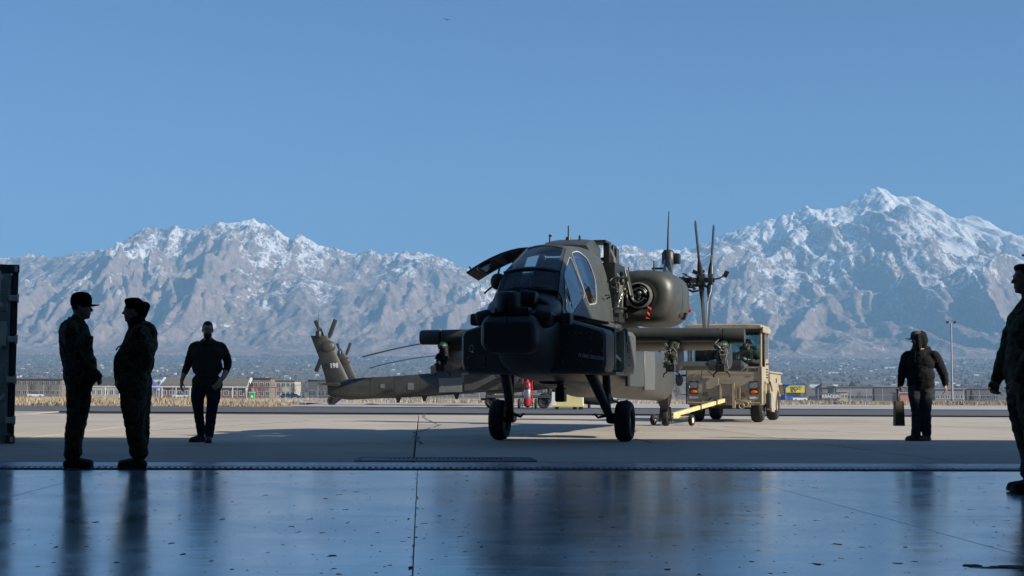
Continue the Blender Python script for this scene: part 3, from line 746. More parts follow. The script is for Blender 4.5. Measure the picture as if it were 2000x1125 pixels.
    # ---- stub wings
    for s in (-1, 1):
        W = 2.80 if s < 0 else 2.72
        wing = part('stub_wing', M_hg, root, lambda bm: loft(bm, [airfoil(s*x, 1.28+0.05*k, 2.28-0.06*k, 1.70-0.01*k, 1.47+0.03*k, 0.27-0.05*k) for x, k in ((0.45, 0), (1.2, .2), (2.0, .6), (2.42, .9))]), smooth=50)
        part('leading_edge', M_hg, wing, lambda bm: cyl(bm, (s*0.6, 1.38, 1.705), (s*2.36, 1.40, 1.70), 0.125, 0.115, 18), smooth=True)
        part('wing_tip', M_hg, wing, lambda bm: lathe(bm, [(0, 0), (0.1, 0.004), (.128, .03), (.128, .34), (.12, .37), (.0, .375)], 20, Matrix.Translation((s*(W-0.37), 1.42, 1.685)) @ Matrix.Rotation(R(90)*s, 4, 'Y')), smooth=True)
        part('tip_band', M_panelg, wing, lambda bm: (box(bm, (s*(W-.40), 1.44, 1.63), (0.05, 0.22, 0.36), bev=0.015), ), smooth=True)
        for x in ((1.55, 2.36) if hero else (1.55, 2.36)):
            py = root
            rr = random.Random(int(x*100)+s)
            pyl = part('weapon_pylon', M_hk, root, lambda bm: (loft(bm, [sec(y, s*x, 1.36+dz, w, h, 2.8, 16) for y, w, h, dz in ((1.22, .05, .10, .05), (1.32, .085, .20, 0), (1.6, .095, .24, 0), (2.1, .085, .21, 0), (2.35, .04, .12, .06))]),), smooth=True)
            part('pylon_cap', M_grn, pyl, lambda bm: sphere(bm, (s*x+s*.02, 1.40, 1.53), (0.105, 0.20, 0.085), 14), smooth=True)
            def rack(bm):
                for k in range(16):
                    z = 1.18+rr.random()*0.36; xx = s*x+rr.uniform(-.10, .10)
                    box(bm, (xx, 1.17+rr.uniform(-.02, .06), z), (rr.uniform(.02, .06), .08, rr.uniform(.03, .12)), Euler((0, rr.uniform(-.6, .6), 0)))
                for k in range(7):
                    a = Vector((s*x+rr.uniform(-.12, .12), 1.14, 1.2+rr.random()*.34)); b_ = a+Vector((rr.uniform(-.1, .1), rr.uniform(-.03, .03), rr.uniform(-.16, .16)))
                    tube(bm, [a, (a+b_)/2+Vector((rr.uniform(-.05, .05), -.03, 0)), b_], 0.010, 6)
            part('ejector_rack', M_alu if s > 0 else M_blk, pyl, rack)
            part('sway_brace', M_blk, pyl, lambda bm: (box(bm, (s*x, 1.35, 1.16), (0.15, 0.5, 0.12), bev=0.01), [tube(bm, [(s*x+q*.05, 1.3, 1.12), (s*x+q*.13, 1.25, 1.06), (s*x+q*.13, 1.25, 1.01)], 0.012, 6) for q in (-1, 1)]))
    # ---- engine nacelles
    for s in (-1, 1):
        c0 = 0.97 if s > 0 else 0.90
        nac = part('engine_nacelle', M_hg, root, lambda bm: loft(bm, [sec(y, s*(c0+dx), 2.375+dz, w, h, e) for y, w, h, e, dx, dz in ((1.86, .20, .20, 2, -.04, .0), (1.80, .26, .25, 2.2, -.04, 0), (1.78, .36, .33, 2.5, -.02, 0), (1.84, .47, .41, 2.8, -.01, 0), (2.0, .55, .455, 3.0, 0, 0), (2.4, .585, .475, 3.0, .02, 0), (3.0, .57, .47, 2.9, .06, -.01), (3.5, .50, .44, 2.7, .06, -.02), (3.9, .42, .39, 2.5, .04, -.02), (4.3, .33, .32, 2.3, 0, 0))]), smooth=55)
        if hero and s > 0:
            ring = part('intake_ring', M_alu, nac, lambda bm: lathe(bm, [(.195, .10), (.22, .09), (.225, -.10), (.20, -.105), (.195, .10)], 28, Matrix.Translation((c0-.045, 1.78, 2.385)) @ Matrix.Rotation(R(90), 4, 'X')), smooth=True)
            rr = random.Random(4)
            part('engine_core', M_blk, nac, lambda bm: (lathe(bm, [(0, -.05), (.19, -.05), (.19, .0), (.08, .02), (.06, .10), (0, .12)], 20, Matrix.Translation((c0-.045, 1.80, 2.385)) @ Matrix.Rotation(R(90), 4, 'X'))), smooth=True)
            def gub(bm):
                for k in range(12):
                    a = rr.uniform(0, 6.28); r_ = rr.uniform(.03, .16); p = Vector((c0-.045+r_*math.cos(a), 1.70+rr.uniform(-.03, .05), 2.385+r_*math.sin(a)))
                    sphere(bm, p, (rr.uniform(.015, .035),)*3, 8)
                for k in range(8):
                    a = rr.uniform(0, 6.28); b_ = a+rr.uniform(.6, 2.2); r_ = rr.uniform(.10, .17)
                    tube(bm, [(c0-.045+r_*math.cos(a+(b_-a)*t/6), 1.69, 2.385+r_*math.sin(a+(b_-a)*t/6)) for t in range(7)], 0.009, 6)
            part('engine_plumbing', M_stl, nac, gub, smooth=True)
            part('intake_lip', M_cream, nac, lambda bm: box(bm, (c0-.25, 1.72, 2.36), (0.05, 0.06, 0.30), Euler((0, R(-12), 0)), bev=0.01))
            def flag(bm):
                a = [bm.verts.new((c0+.10+.02*math.sin(i), 1.715-.02*(i % 2), 2.22-.045*i)) for i in range(6)]; b_ = [bm.verts.new((c0+.16+.02*math.sin(i+1), 1.72-.015*((i+1) % 2), 2.215-.045*i)) for i in range(6)]
                for i in range(5): bm.faces.new((a[i], a[i+1], b_[i+1], b_[i]))
            solid(part('remove_before_flight_flag', M_red, nac, flag), 0.004)
            part('cowl_seam', M_blk, nac, lambda bm: (tube(bm, [(c0+.566, 2.2, 2.42), (c0+.60, 2.6, 2.36), (c0+.625, 2.95, 2.28)], 0.006, 5), box(bm, (c0+.575, 2.75, 2.08), (0.07, 0.16, 0.13), Euler((0, R(20), 0)))))
            for yy, w_, h_, e_, dx_ in ((2.4, .585, .475, 3.0, .02), (3.0, .57, .47, 2.9, .06)): part('cowl_seam', M_blk, nac, lambda bm: loft(bm, [sec(yy+q, c0+dx_, 2.372, w_+.003, h_+.003, e_) for q in (-.008, .008)], caps=False))
            part('cowl_latch', M_trim, nac, lambda bm: box(bm, (c0+.60, 2.72, 2.50), (.012, .10, .03)))
            part('cowl_vent', M_hk, nac, lambda bm: loft(bm, [sec(y, c0+.52, 2.09, .07*k, .05*k, 2.4, 12) for y, k in ((2.35, .6), (2.45, 1), (2.62, .9), (2.66, .3))]))
            part('cowl_antenna', M_hk, nac, lambda bm: (cyl(bm, (c0+.12, 2.3, 2.82), (c0+.12, 2.3, 2.99), 0.02, 0.008, 8), cyl(bm, (c0+.12, 2.3, 2.99), (c0+.12, 2.3, 3.01), 0.016, 0.016, 8)))
            part('marker_light', M_red, nac, lambda bm: box(bm, (c0+.575, 3.05, 2.47), (0.05, 0.08, 0.07)))
            part('beacon_light', M_red, nac, lambda bm: (lathe(bm, [(0, -.1), (.06, -.1), (.05, .03), (.03, .07), (0, .08)], 12, Matrix.Translation((c0+.56, 3.25, 2.22)) @ Matrix.Rotation(R(90), 4, 'Y')),), smooth=True)
            part('red_pin_flag', M_red, nac, lambda bm: box(bm, (c0-.3, 2.2, 2.86), (0.02, 0.02, 0.09)))
        else:
            part('intake', M_blk, nac, lambda bm: lathe(bm, [(0, 0), (.2, .0), (.2, .08), (0, .09)], 20, Matrix.Translation((s*(c0-.03), 1.84, 2.385)) @ Matrix.Rotation(R(90), 4, 'X')))
    # ---- tail: fin, stabilator, tail rotor, tail wheel
    fin = part('tail_fin', M_hg, root, lambda bm: loft(bm, [[(hw*k, y0+(y1-y0)*t_, z) for k, t_ in ((-.2, 0), (-.75, .12), (-1, .35), (-.8, .7), (-.15, 1), (.15, 1), (.8, .7), (1, .35), (.75, .12), (.2, 0))] for z, y0, y1, hw in ((1.35, 9.6, 10.80, .15), (1.75, 9.78, 10.88, .14), (2.6, 10.17, 11.12, .12), (3.5, 10.55, 11.45, .10), (3.80, 10.74, 11.55, .09))]), smooth=45)
    part('gearbox_fairing', M_hg, fin, lambda bm: sphere(bm, (0.0, 10.72, 3.22), (0.19, 0.40, 0.34), 16), smooth=True)
    part('fin_cap', M_hk, fin, lambda bm: (lathe(bm, [(0, 0), (.15, 0), (.155, .04), (.15, .26), (.10, .33), (0, .34)], 18, Matrix.Translation((-.02, 11.15, 3.72))), box(bm, (.17, 11.2, 3.85), (.16, .25, .24), bev=.03, seg=2), cyl(bm, (-.40, 11.1, 3.62), (0, 11.1, 3.62), .025, .025, 8)), smooth=True)
    part('whip_antenna', M_blk, fin, lambda bm: tube(bm, [(-.03, 11.15, 4.0), (-.02, 11.15, 4.5), (.0, 11.15, 4.95)], [.028, .02, .012], 8))
    hub = part('tail_rotor_hub', M_hk, root, lambda bm: (cyl(bm, (0.1, 10.9, 3.32), (1.08, 10.9, 3.32), .07, .055, 14), cyl(bm, (0.74, 10.9, 3.32), (0.86, 10.9, 3.32), .15, .15, 16), cyl(bm, (0.94, 10.9, 3.32), (1.04, 10.9, 3.32), .14, .14, 16), box(bm, (.5, 10.9, 3.2), (.5, .12, .06)),
        [tube(bm, [(.35, 10.85, 3.32-.16), (.6, 10.8, 3.05+.1*q), (.85, 10.85, 3.1+.3*q)], .025, 6) for q in (0, 1)], tube(bm, [(1.0, 10.9, 3.32), (1.2, 10.9, 3.36), (1.30, 10.9, 3.42)], .018, 6), box(bm, (1.34, 10.9, 3.45), (.10, .06, .15), Euler((0, R(25), 0)))), smooth=True)
    rk = random.Random(31)
    part('hub_linkage', M_blk, root, lambda bm: [box(bm, (.15+rk.random()*.75, 10.85+rk.uniform(-.1, .1), 3.10+rk.random()*.42), (rk.uniform(.03, .12), .06, rk.uniform(.03, .09)), Euler((0, rk.uniform(-.7, .7), 0))) for k in range(18)] + [tube(bm, [(.2+rk.random()*.3, 10.8, 3.05+rk.random()*.4), (.55, 10.75, 3.1+rk.random()*.4), (.75+rk.random()*.3, 10.85, 3.05+rk.random()*.5)], .015, 5) for k in range(7)])
    for off, ang, lean in ((0.77, 22, -2.3), (0.98, -22, 1.0)):
        for flip in (0, 180):
            def blade(bm):
                M = Matrix.Translation((off, 10.9, 3.32)) @ Matrix.Rotation(R(ang+flip), 4, 'X') @ Matrix.Rotation(R(lean if flip == 0 else -lean*0.4), 4, 'Y')
                rings = []
                for z, c, t_, tw in ((.12, .08, .07, 8), (.32, .09, .06, 8), (.46, .17, .035, 9), (.62, .22, .03, 9), (1.36, .22, .026, 5), (1.40, .19, .012, 5)):
                    ring_ = []
                    for k in range(10):
                        a = 2*math.pi*k/10; p = Matrix.Rotation(R(tw), 3, 'Z') @ Vector((t_*math.sin(a), c/2*math.cos(a), 0)); ring_.append(M @ Vector((p.x, p.y, z)))
                    rings.append(ring_)
                loft(bm, rings)
            part('tail_rotor_blade', M_bladeg, root, blade, smooth=50)
    part('stabilator', M_hg, root, lambda bm: loft(bm, [airfoil(x, 10.0, 10.95, 1.34, 1.38, t_) for x, t_ in ((-1.83, .06), (-1.78, .15), (-.3, .20), (.3, .20), (1.78, .16), (1.83, .06))]), smooth=40)
    part('stabilator_sleeve', M_hk, root, lambda bm: loft(bm, [airfoil(x, 9.985, 10.6, 1.34, 1.37, .23) for x in (1.05, 1.76)]), smooth=40)
    tz = 0 if hero else .34
    part('tail_gear_leg', M_hk, root, lambda bm: (loft(bm, [[(.16*k, 10.0-.1*k, .74), (-.16*k, 10.0-.1*k, .74), (-.16*k, 10.5, .70), (.16*k, 10.5, .70)] for k in (1,)] + [[(.07, 10.45, .34), (-.07, 10.45, .34), (-.07, 10.6, .34), (.07, 10.6, .34)]]),
         [box(bm, (q*.12, 10.58, .26), (.035, .10, .34), Euler((0, R(-6*q), 0))) for q in (-1, 1)]))
    wheel(root, (0.0, 10.6, .20+tz), .20, .15, name='tail_wheel')
    # ---- main gear
    for s in (-1, 1):
        def leg(bm):
            tube(bm, [(s*.66, -1.0, 1.06), (s*.72, -.55, .74), (s*.80, -.12, .36)], [.085, .08, .06], 10)
            box(bm, (s*.80, -.05, .36), (.12, .26, .16), bev=.03); cyl(bm, (s*.78, 0, .32), (s*.98, 0, .32), .05, .05, 10)
        part('gear_leg', M_blk, root, leg, smooth=True)
        part('shock_strut', M_blk, root, lambda bm: (cyl(bm, (s*.76, -.28, 1.10), (s*.78, -.22, .62), .062, .062, 12), cyl(bm, (s*.78, -.22, .62), (s*.79, -.16, .42), .04, .04, 10), box(bm, (s*.77, -.3, .66), (.12, .14, .18), bev=.02)), smooth=True)
        part('tie_down_ring', M_blk, root, lambda bm: tube(bm, [(s*.72, -.1, .40), (s*.72-(.10*s), -.18, .37), (s*.72-.15*s, -.2, .42), (s*.72-.19*s, -.2, .41)], [.03, .02, .018, .012], 6))
        part('brake_line', M_blk, root, lambda bm: tube(bm, [(s*.8, -.2, .74), (s*.86, -.16, .62), (s*.95, -.05, .60), (s*1.05, 0, .64)], .016, 6))
        wheel(root, (s*1.005, 0, .318), .318, .235, name='main_wheel', n=36)
    # ---- belly and side detail
    part('belly_sensor', M_blk, root, lambda bm: (box(bm, (.10, -.5, .72), (.15, .2, .22), bev=.02), box(bm, (.10, -.5, .86), (.1, .1, .1))))
    part('belly_fairing', M_hg, root, lambda bm: loft(bm, [sec(y, .0, z, w, h, 2.4, 18) for y, w, h, z in ((-.7, .2, .04, .92), (0.4, .34, .1, .88), (1.8, .36, .13, .80), (2.9, .22, .06, .76))]), smooth=True)
    for y0, y1, z0, z1, mm in ((2.3, 3.95, .86, 1.62, M_hg), (4.05, 5.2, .80, 1.52, M_panelg)):
        for s in (-1, 1):
            part('access_door', mm, root, lambda bm: (box(bm, (s*.612, (y0+y1)/2, (z0+z1)/2), (.05, y1-y0, z1-z0), bev=.012), ), smooth=True)
    if hero:
        # open bay on the sunny cheek: frame, shelves, boxes, cables
        part('bay_frame', M_cream, root, lambda bm: (box(bm, (.66, -.98, 1.38), (.04, .62, .62)), box(bm, (1.09, -1.27, 1.40), (.03, .03, .58)), box(bm, (.9, -.70, 1.40), (.46, .025, .6)), box(bm, (1.06, -.98, 1.28), (.05, .60, .05), Euler((R(-8), 0, 0))), box(bm, (.88, -.98, 1.045), (.46, .62, .04))))
        part('bay_roof', M_hg, root, lambda bm: loft(bm, [[(.36, y, 1.86), (.60, y, 1.81), (.92, y, 1.755), (1.09, y, 1.70), (1.09, y, 1.66), (.36, y, 1.70)] for y in (-1.29, -.67)]))
        part('avionics_unit', M_blk, root, lambda bm: (box(bm, (.86, -1.0, 1.5), (.28, .36, .22), bev=.01), box(bm, (.88, -.98, 1.16), (.3, .46, .15), bev=.01)))
        rr = random.Random(9)
        part('bay_cables', M_wire, root, lambda bm: [tube(bm, [(1.0+rr.uniform(-.06, .04), -.55+rr.uniform(-.14, .1), 1.72-.05*t+rr.uniform(-.05, .05)) for t in range(5)], .008, 5) for k in range(9)])
        part('bay_harness', M_blk, root, lambda bm: [tube(bm, [(1.0+rr.uniform(-.06, .06), -1.1+rr.uniform(-.12, .3), 1.62-.12*t) for t in range(4)], .012, 5) for k in range(6)])
        part('bay_recess', M_blk, root, lambda bm: (box(bm, (1.10, -.50, 1.62), (.08, .14, .24), bev=.03), box(bm, (1.128, -.45, 1.42), (.02, .07, .12))))
        for k in range(4):
            part('step_slot', M_hk, root, lambda bm: box(bm, (1.131, -.30, 1.52-.115*k), (.012, .16, .02)))
        # rivets on the front panel and bay edges
        # transmission bay behind the cockpit
        part('bay_opening', M_blk, root, lambda bm: box(bm, (.50, 1.35, 2.40), (.35, .9, .95)))
        part('bay_edge', M_tea, root, lambda bm: box(bm, (.665, 1.12, 2.70), (.03, .05, .34), Euler((0, R(-38), 0))))
        part('cowl_door', M_hg, root, lambda bm: box(bm, (.80, 1.50, 2.58), (.025, .30, .46), Euler((0, R(-12), 0)), bev=.008))
        rr = random.Random(21)
        part('transmission_plumbing', M_alu, root, lambda bm: [tube(bm, [(.70+rr.uniform(-.02, .1), .92+rr.uniform(-.03, .2), 2.02+rr.uniform(0, .6)+.05*t) for t in range(4)], .011, 5) for k in range(10)])
        for k in range(8): part('bay_fitting', M_blk, root, lambda bm: box(bm, (.72+rr.uniform(-.02, .12), .95+rr.uniform(0, .25), 2.0+rr.uniform(0, .7)), (.06, .1, rr.uniform(.04, .1))))
        for zz in (2.56, 2.06):
            part('hand_grip', M_blk, root, lambda bm: tube(bm, [(.665, .78, zz+.05), (.74, .80, zz+.06), (.88, .86, zz+.05)], .020, 7) or tube(bm, [(.665, .78, zz+.05), (.63, .72, zz), (.65, .74, zz-.1), (.70, .78, zz-.11)], .014, 6))
        part('step', M_blk, root, lambda bm: tube(bm, [(.64, .25, 2.29), (.70, .26, 2.30), (.70, .36, 2.27), (.64, .38, 2.25)], .012, 6))
        # mast deck: hood, frame with see-through opening, rear panels
        def hood(bm):
            loft(bm, [[(-.54, y, zz-.10), (-.50, y, zz-.02), (-.36, y, zz), (.06, y, zz+.0), (.22, y, zz-.02), (.30, y, zz-.13), (.30, y, 2.98), (-.54, y, 3.1)] for y, zz in ((.80, 3.17), (.95, 3.24), (1.35, 3.31), (1.6, 3.30))])
        part('mast_fairing', M_hg, root, hood, smooth=25)
        part('mast_frame', M_hk, root, lambda bm: (box(bm, (.13, 1.75, 3.29), (.55, .5, .04)), box(bm, (.36, 1.85, 3.12), (.10, .12, .34)), box(bm, (.05, 1.95, 3.02), (.7, .25, .05))))
        part('rear_panel', M_panelg, root, lambda bm: loft(bm, [[(.30, 1.9, 2.9), (.30, 1.9, 3.27), (.36, 1.9, 3.27), (.46, 1.9, 3.05), (.50, 1.9, 2.7)], [(.30, 2.5, 2.9), (.30, 2.5, 3.27), (.36, 2.5, 3.27), (.46, 2.5, 3.05), (.50, 2.5, 2.7)]]), smooth=20)
        part('upright_panel', M_hk, root, lambda bm: (box(bm, (.405, 2.25, 3.02), (.05, .26, .54), bev=.012), box(bm, (.455, 2.22, 3.08), (.06, .16, .30), bev=.012)))
        part('roof_antenna', M_blk, root, lambda bm: (cyl(bm, (-.19, 1.3, 3.30), (-.19, 1.3, 3.35), .05, .04, 12), cyl(bm, (-.19, 1.3, 3.35), (-.19, 1.3, 3.54), .013, .011, 8)))
        part('roof_probe', M_blk, root, lambda bm: (cyl(bm, (-.44, 1.0, 3.22), (-.44, 1.0, 3.33), .012, .012, 8), cyl(bm, (-.44, 1.0, 3.33), (-.42, 1.0, 3.36), .026, .026, 8)))
        part('blade_antenna', M_hk, root, lambda bm: prism(bm, [(0, 0), (.22, 0), (.14, .2), (.07, .22)], Matrix.Translation((.03, 1.08, 3.14)) @ Matrix.Rotation(R(90), 4, 'Z') @ Matrix.Rotation(R(90), 4, 'X'), .02))
        part('door_strut', M_blk, root, lambda bm: box(bm, (.18, .55, 3.02), (.22, .1, .025), Euler((0, R(12), 0))))
        # open canopy door, hinged on the roof edge
        dm = lambda u, v: (-0.33 - 1.0*u - .06*(v+.9)*u, v, 2.955 + 0.05*u - 0.40*u**1.7 - 0.06*(v+.92)*u)
        def dskin(bm):
            loops = [dense([(0, -.92), (1, -.80), (1, .02), (0, .06)], 7), dense([(.10, -.80), (.52, -.76), (.52, -.06), (.10, -.04)], 5), dense([(.58, -.75), (.84, -.68), (.84, -.08), (.58, -.06)], 5)]
            fill_loops(bm, loops, dm)
        cd = solid(part('canopy_door', M_blk, root, dskin), 0.03)
        for a, b_ in ((.10, .52), (.58, .84)):
            part('door_window', M_tugglass, cd, lambda bm: loft(bm, [[dm(a+(b_-a)*k/4, -.76), dm(a+(b_-a)*k/4, -.06)] for k in range(5)], closed=False))
        part('door_latch', M_blk, cd, lambda bm: (tube(bm, [dm(.84, -.8), Vector(dm(.84, -.8))+Vector((.02, -.03, -.07)), Vector(dm(.84, -.8))+Vector((.06, -.03, -.08))], .014, 6), tube(bm, [dm(.92, -.8), Vector(dm(.92, -.8))+Vector((-.03, -.03, .05))], .012, 6), box(bm, Vector(dm(.72, -.78))+Vector((0, 0, -.03)), (.2, .06, .05), Euler((0, R(-25), 0)))))
        part('door_stay', M_blk, cd, lambda bm: cyl(bm, dm(.42, -.4), (-.44, -.5, 2.45), .014, .014, 8))
        part('hanging_bag', M_seat, root, lambda bm: (loft(bm, [sec(y, -.80+.0*y, z, w, h, 2.3, 14) for y, w, h, z in ((-1.1, .03, .04, 2.42), (-1.02, .09, .10, 2.44), (-.9, .12, .13, 2.45), (-.8, .09, .09, 2.46), (-.74, .03, .03, 2.46))]), tube(bm, [(-.80, -.9, 2.56), (-.78, -.9, 2.66)], .015, 6), tube(bm, [(-.86, -1.0, 2.37), (-.98, -1.05, 2.26)], .015, 6), tube(bm, [(-.72, -.9, 2.42), (-.6, -.9, 2.44)], .02, 6)), smooth=True)
        # nose detail: wiper, green panel, lettering, symbols, rivets
        part('wiper', M_blk, root, lambda bm: (tube(bm, [(.38, -2.24, 2.21), (.12, -2.26, 2.23), (-.28, -2.27, 2.20)], .012, 6), tube(bm, [(.10, -2.28, 2.24), (.02, -2.3, 2.25), (-.1, -2.3, 2.22)], .016, 6)))
        part('open_nose_panel', M_grn, root, lambda bm: tube(bm, [(.16, -2.66, 2.075), (.27, -2.66, 2.05), (.37, -2.65, 2.0), (.45, -2.63, 1.93)], [.02, .045, .045, .02], 8), smooth=True)
        fx = Matrix.Translation((.93, -2.088, 1.258)) @ Matrix.Rotation(R(-4), 4, 'Y') @ Matrix.Rotation(R(90), 4, 'X')
        letters('name_lettering', 'FLYING DRAGON', 0.075, M_let, Matrix.Translation((.905, -2.092, 1.262)) @ Matrix.Rotation(R(8), 4, 'Y') @ Matrix.Rotation(R(90), 4, 'X'), root, sx=0.62)
        def ringmark(bm, x, z, w, h):
            n = 28; a = [bm.verts.new((x+w*math.cos(2*math.pi*k/n), -2.0905, z+h*math.sin(2*math.pi*k/n))) for k in range(n)]; b_ = [bm.verts.new((x+w*.82*math.cos(2*math.pi*k/n), -2.0905, z+h*.82*math.sin(2*math.pi*k/n))) for k in range(n)]
            for k in range(n): bm.faces.new((a[k], a[(k+1) % n], b_[(k+1) % n], b_[k]))
        part('round_symbol', M_hk if False else M_panelg, root, lambda bm: (ringmark(bm, .53, 1.385, .052, .052), [box(bm, (.53+.028*math.cos(t), -2.0905, 1.385+.028*math.sin(t)), (.012, .002, .012)) for t in (0, 1.57, 3.14, 4.71)]))
        for x0_, z0_, w_, h_ in ((.98, 1.44, .20, .22), (.62, 1.15, .30, .16), (-.80, 1.18, .28, .18), (-.55, 1.52, .22, .16)):
            pn = part('cheek_panel', M_hg, root, lambda bm: box(bm, (x0_, -2.084, z0_), (w_, .012, h_), bev=.004))
            for sx_ in (-1, 1):
                for sz_ in (-1, 1): part('fastener', M_trim, pn, lambda bm: box(bm, (x0_+sx_*(w_/2-.02), -2.092, z0_+sz_*(h_/2-.02)), (.012, .006, .012)))
        part('oval_symbol', M_let, root, lambda bm: (ringmark(bm, -.87, 1.39, .03, .055), box(bm, (-.85, -2.0905, 1.335), (.03, .002, .012))))
        part('rivet', M_trim, root, lambda bm: box(bm, (.58, -2.089, 1.60), (.012, .004, .02)))
        for i in range(1, 5): part('rivet', M_trim, root, lambda bm: box(bm, (.58+.085*i, -2.089, 1.60), (.012, .004, .02)))
    else:
        # standing main rotor with drooping blades
        mr = part('rotor_mast', M_hk, root, lambda bm: (cyl(bm, (0, 1.9, 2.4), (0, 1.9, 3.5), .16, .12, 14), cyl(bm, (0, 1.9, 3.42), (0, 1.9, 3.62), .32, .30, 18)), smooth=True)
        for a in (18, 108, 198, 288):
            def blade(bm):
                M = Matrix.Translation((0, 1.9, 3.52)) @ Matrix.Rotation(R(a+4), 4, 'Z'); rings = []
                for k in range(10):
                    r_ = .3+ (7.3-.3)*k/9; dz = -.9*((r_/7.3)**2); c = .12 if k == 0 else .27
                    rings.append([M @ Vector((r_, y*c, dz+z)) for y, z in ((-1, 0), (-.5, .035), (.6, .03), (1, 0), (.6, -.03), (-.5, -.035))])
                loft(bm, rings)
            part('main_rotor_blade', M_bladeg, root, blade)
        part('rotor_deck', M_hg, root, lambda bm: loft(bm, [sec(y, 0, 2.6, w, h, 2.8, 18) for y, w, h in ((.8, .4, .35), (1.4, .5, .6), (2.6, .5, .55), (3.6, .36, .28), (4.3, .2, .1))]), smooth=True)
        part('spine_box', M_hg, root, lambda bm: (cyl(bm, (0, 5.0, 1.75), (0, 5.0, 2.12), .34, .30, 16), box(bm, (0, 3.9, 2.3), (.3, .9, .35), bev=.05)))
        for yy in (3.2, 4.7, 6.1, 7.4, 8.6):
            hw_, zb_, zt_ = interp(yy, FUS, 3), interp(yy, FUS, 1), interp(yy, FUS, 2)
            part('boom_seam', M_hk, root, lambda bm: loft(bm, [sec(yy+d_, 0, (zb_+zt_)/2, hw_+.004, (zt_-zb_)/2+.004, 2.7) for d_ in (-.012, .012)], caps=False))
        for yy, zz, ww, hh in ((6.6, 1.15, .30, .34), (5.2, 1.05, .45, .3), (3.9, 1.5, .35, .5), (8.0, 1.2, .22, .2)):
            part('boom_hatch', M_hk if ww > .4 else M_panelg, root, lambda bm: box(bm, (-interp(yy, FUS, 3)+.004, yy, zz), (.03, ww, hh), bev=.006))
        part('boom_antenna', M_hk, root, lambda bm: box(bm, (-interp(7.6, FUS, 3)-.06, 7.6, 1.0), (.16, .5, .03), bev=.01))
        for yy in (5.8, 7.1, 4.2): part('belly_antenna', M_hk, root, lambda bm: prism(bm, [(0, 0), (.3, 0), (.22, -.28), (.1, -.28)], Matrix.Translation((0, yy, interp(yy, FUS, 1)+.03)) @ Matrix.Rotation(R(90), 4, 'Z') @ Matrix.Rotation(R(90), 4, 'X'), .03))
        part('exhaust_panel', M_hk, root, lambda bm: [box(bm, (.0, yy, 2.62), (.3, .08, .5), Euler((R(ang), 0, 0))) for yy, ang in ((4.15, 25), (3.55, -8))])
        pass
    return root

hero = apache('attack_helicopter', (0.79, 23.2, 0), R(-14.8), 'dark drab attack helicopter with open canopy door and no main rotor, being towed', hero=True)

# ================================================================ PEOPLE
def camo(name, cols):
    m = bpy.data.materials.new(name); m.use_nodes = True; nt = m.node_tree; N = nt.nodes; L = nt.links; b = N['Principled BSDF']
    tc = N.new('ShaderNodeTexCoord'); n1 = N.new('ShaderNodeTexNoise'); n1.inputs['Scale'].default_value = 9; n1.inputs['Detail'].default_value = 3
    L.new(tc.outputs['Object'], n1.inputs['Vector']); r = N.new('ShaderNodeValToRGB'); r.color_ramp.interpolation = 'CONSTANT'; L.new(n1.outputs['Fac'], r.inputs[0])
    e = r.color_ramp.elements; e[0].color = (*cols[0], 1); e[0].position = 0; e[1].position = 0.44; e[1].color = (*cols[1], 1)
    x = e.new(0.54); x.color = (*cols[2], 1); x = e.new(0.64); x.color = (*cols[0], 1)
    L.new(r.outputs[0], b.inputs['Base Color']); b.inputs['Roughness'].default_value = 0.9; b.inputs['Specular IOR Level'].default_value = 0.15
    n2 = N.new('ShaderNodeTexNoise'); n2.inputs['Scale'].default_value = 14; n2.inputs['Detail'].default_value = 5; L.new(tc.outputs['Object'], n2.inputs['Vector'])
    bp = N.new('ShaderNodeBump'); bp.inputs['Strength'].default_value = 0.5; bp.inputs['Distance'].default_value = 0.03; L.new(n2.outputs['Fac'], bp.inputs['Height']); L.new(bp.outputs[0], b.inputs['Normal'])
    return m
def cloth(name, col): return mat(name, col, 0.92, var=0.2, vscale=7, bump=0.5, bscale=13, spec=0.15)
M_camo = camo('camouflage_cloth', ((0.055, 0.058, 0.036), (0.10, 0.09, 0.06), (0.032, 0.03, 0.022)))
M_skin = mat('skin', (0.42, 0.25, 0.18), 0.55, var=0.08, vscale=20)
M_hair = mat('dark_hair', (0.02, 0.015, 0.012), 0.6, var=0.3, vscale=40)
M_boot = mat('brown_boot', (0.05, 0.035, 0.022), 0.7, var=0.2, vscale=12)
M_shoe = mat('dark_shoe', (0.016, 0.016, 0.018), 0.6, var=0.2, vscale=12)
M_knit = cloth('black_knit', (0.013, 0.013, 0.015))
M_hood = cloth('black_hoodie', (0.014, 0.014, 0.016))
M_jean = cloth('charcoal_jeans', (0.035, 0.036, 0.042))
M_navy = cloth('navy_jeans', (0.02, 0.024, 0.038))
M_shirt = cloth('dark_olive_shirt', (0.035, 0.036, 0.028))
M_olive = cloth('olive_jacket', (0.085, 0.088, 0.055))
M_glove = cloth('grey_glove', (0.30, 0.28, 0.26))
M_eye = mat('eye', (0.35, 0.33, 0.3), 0.2)

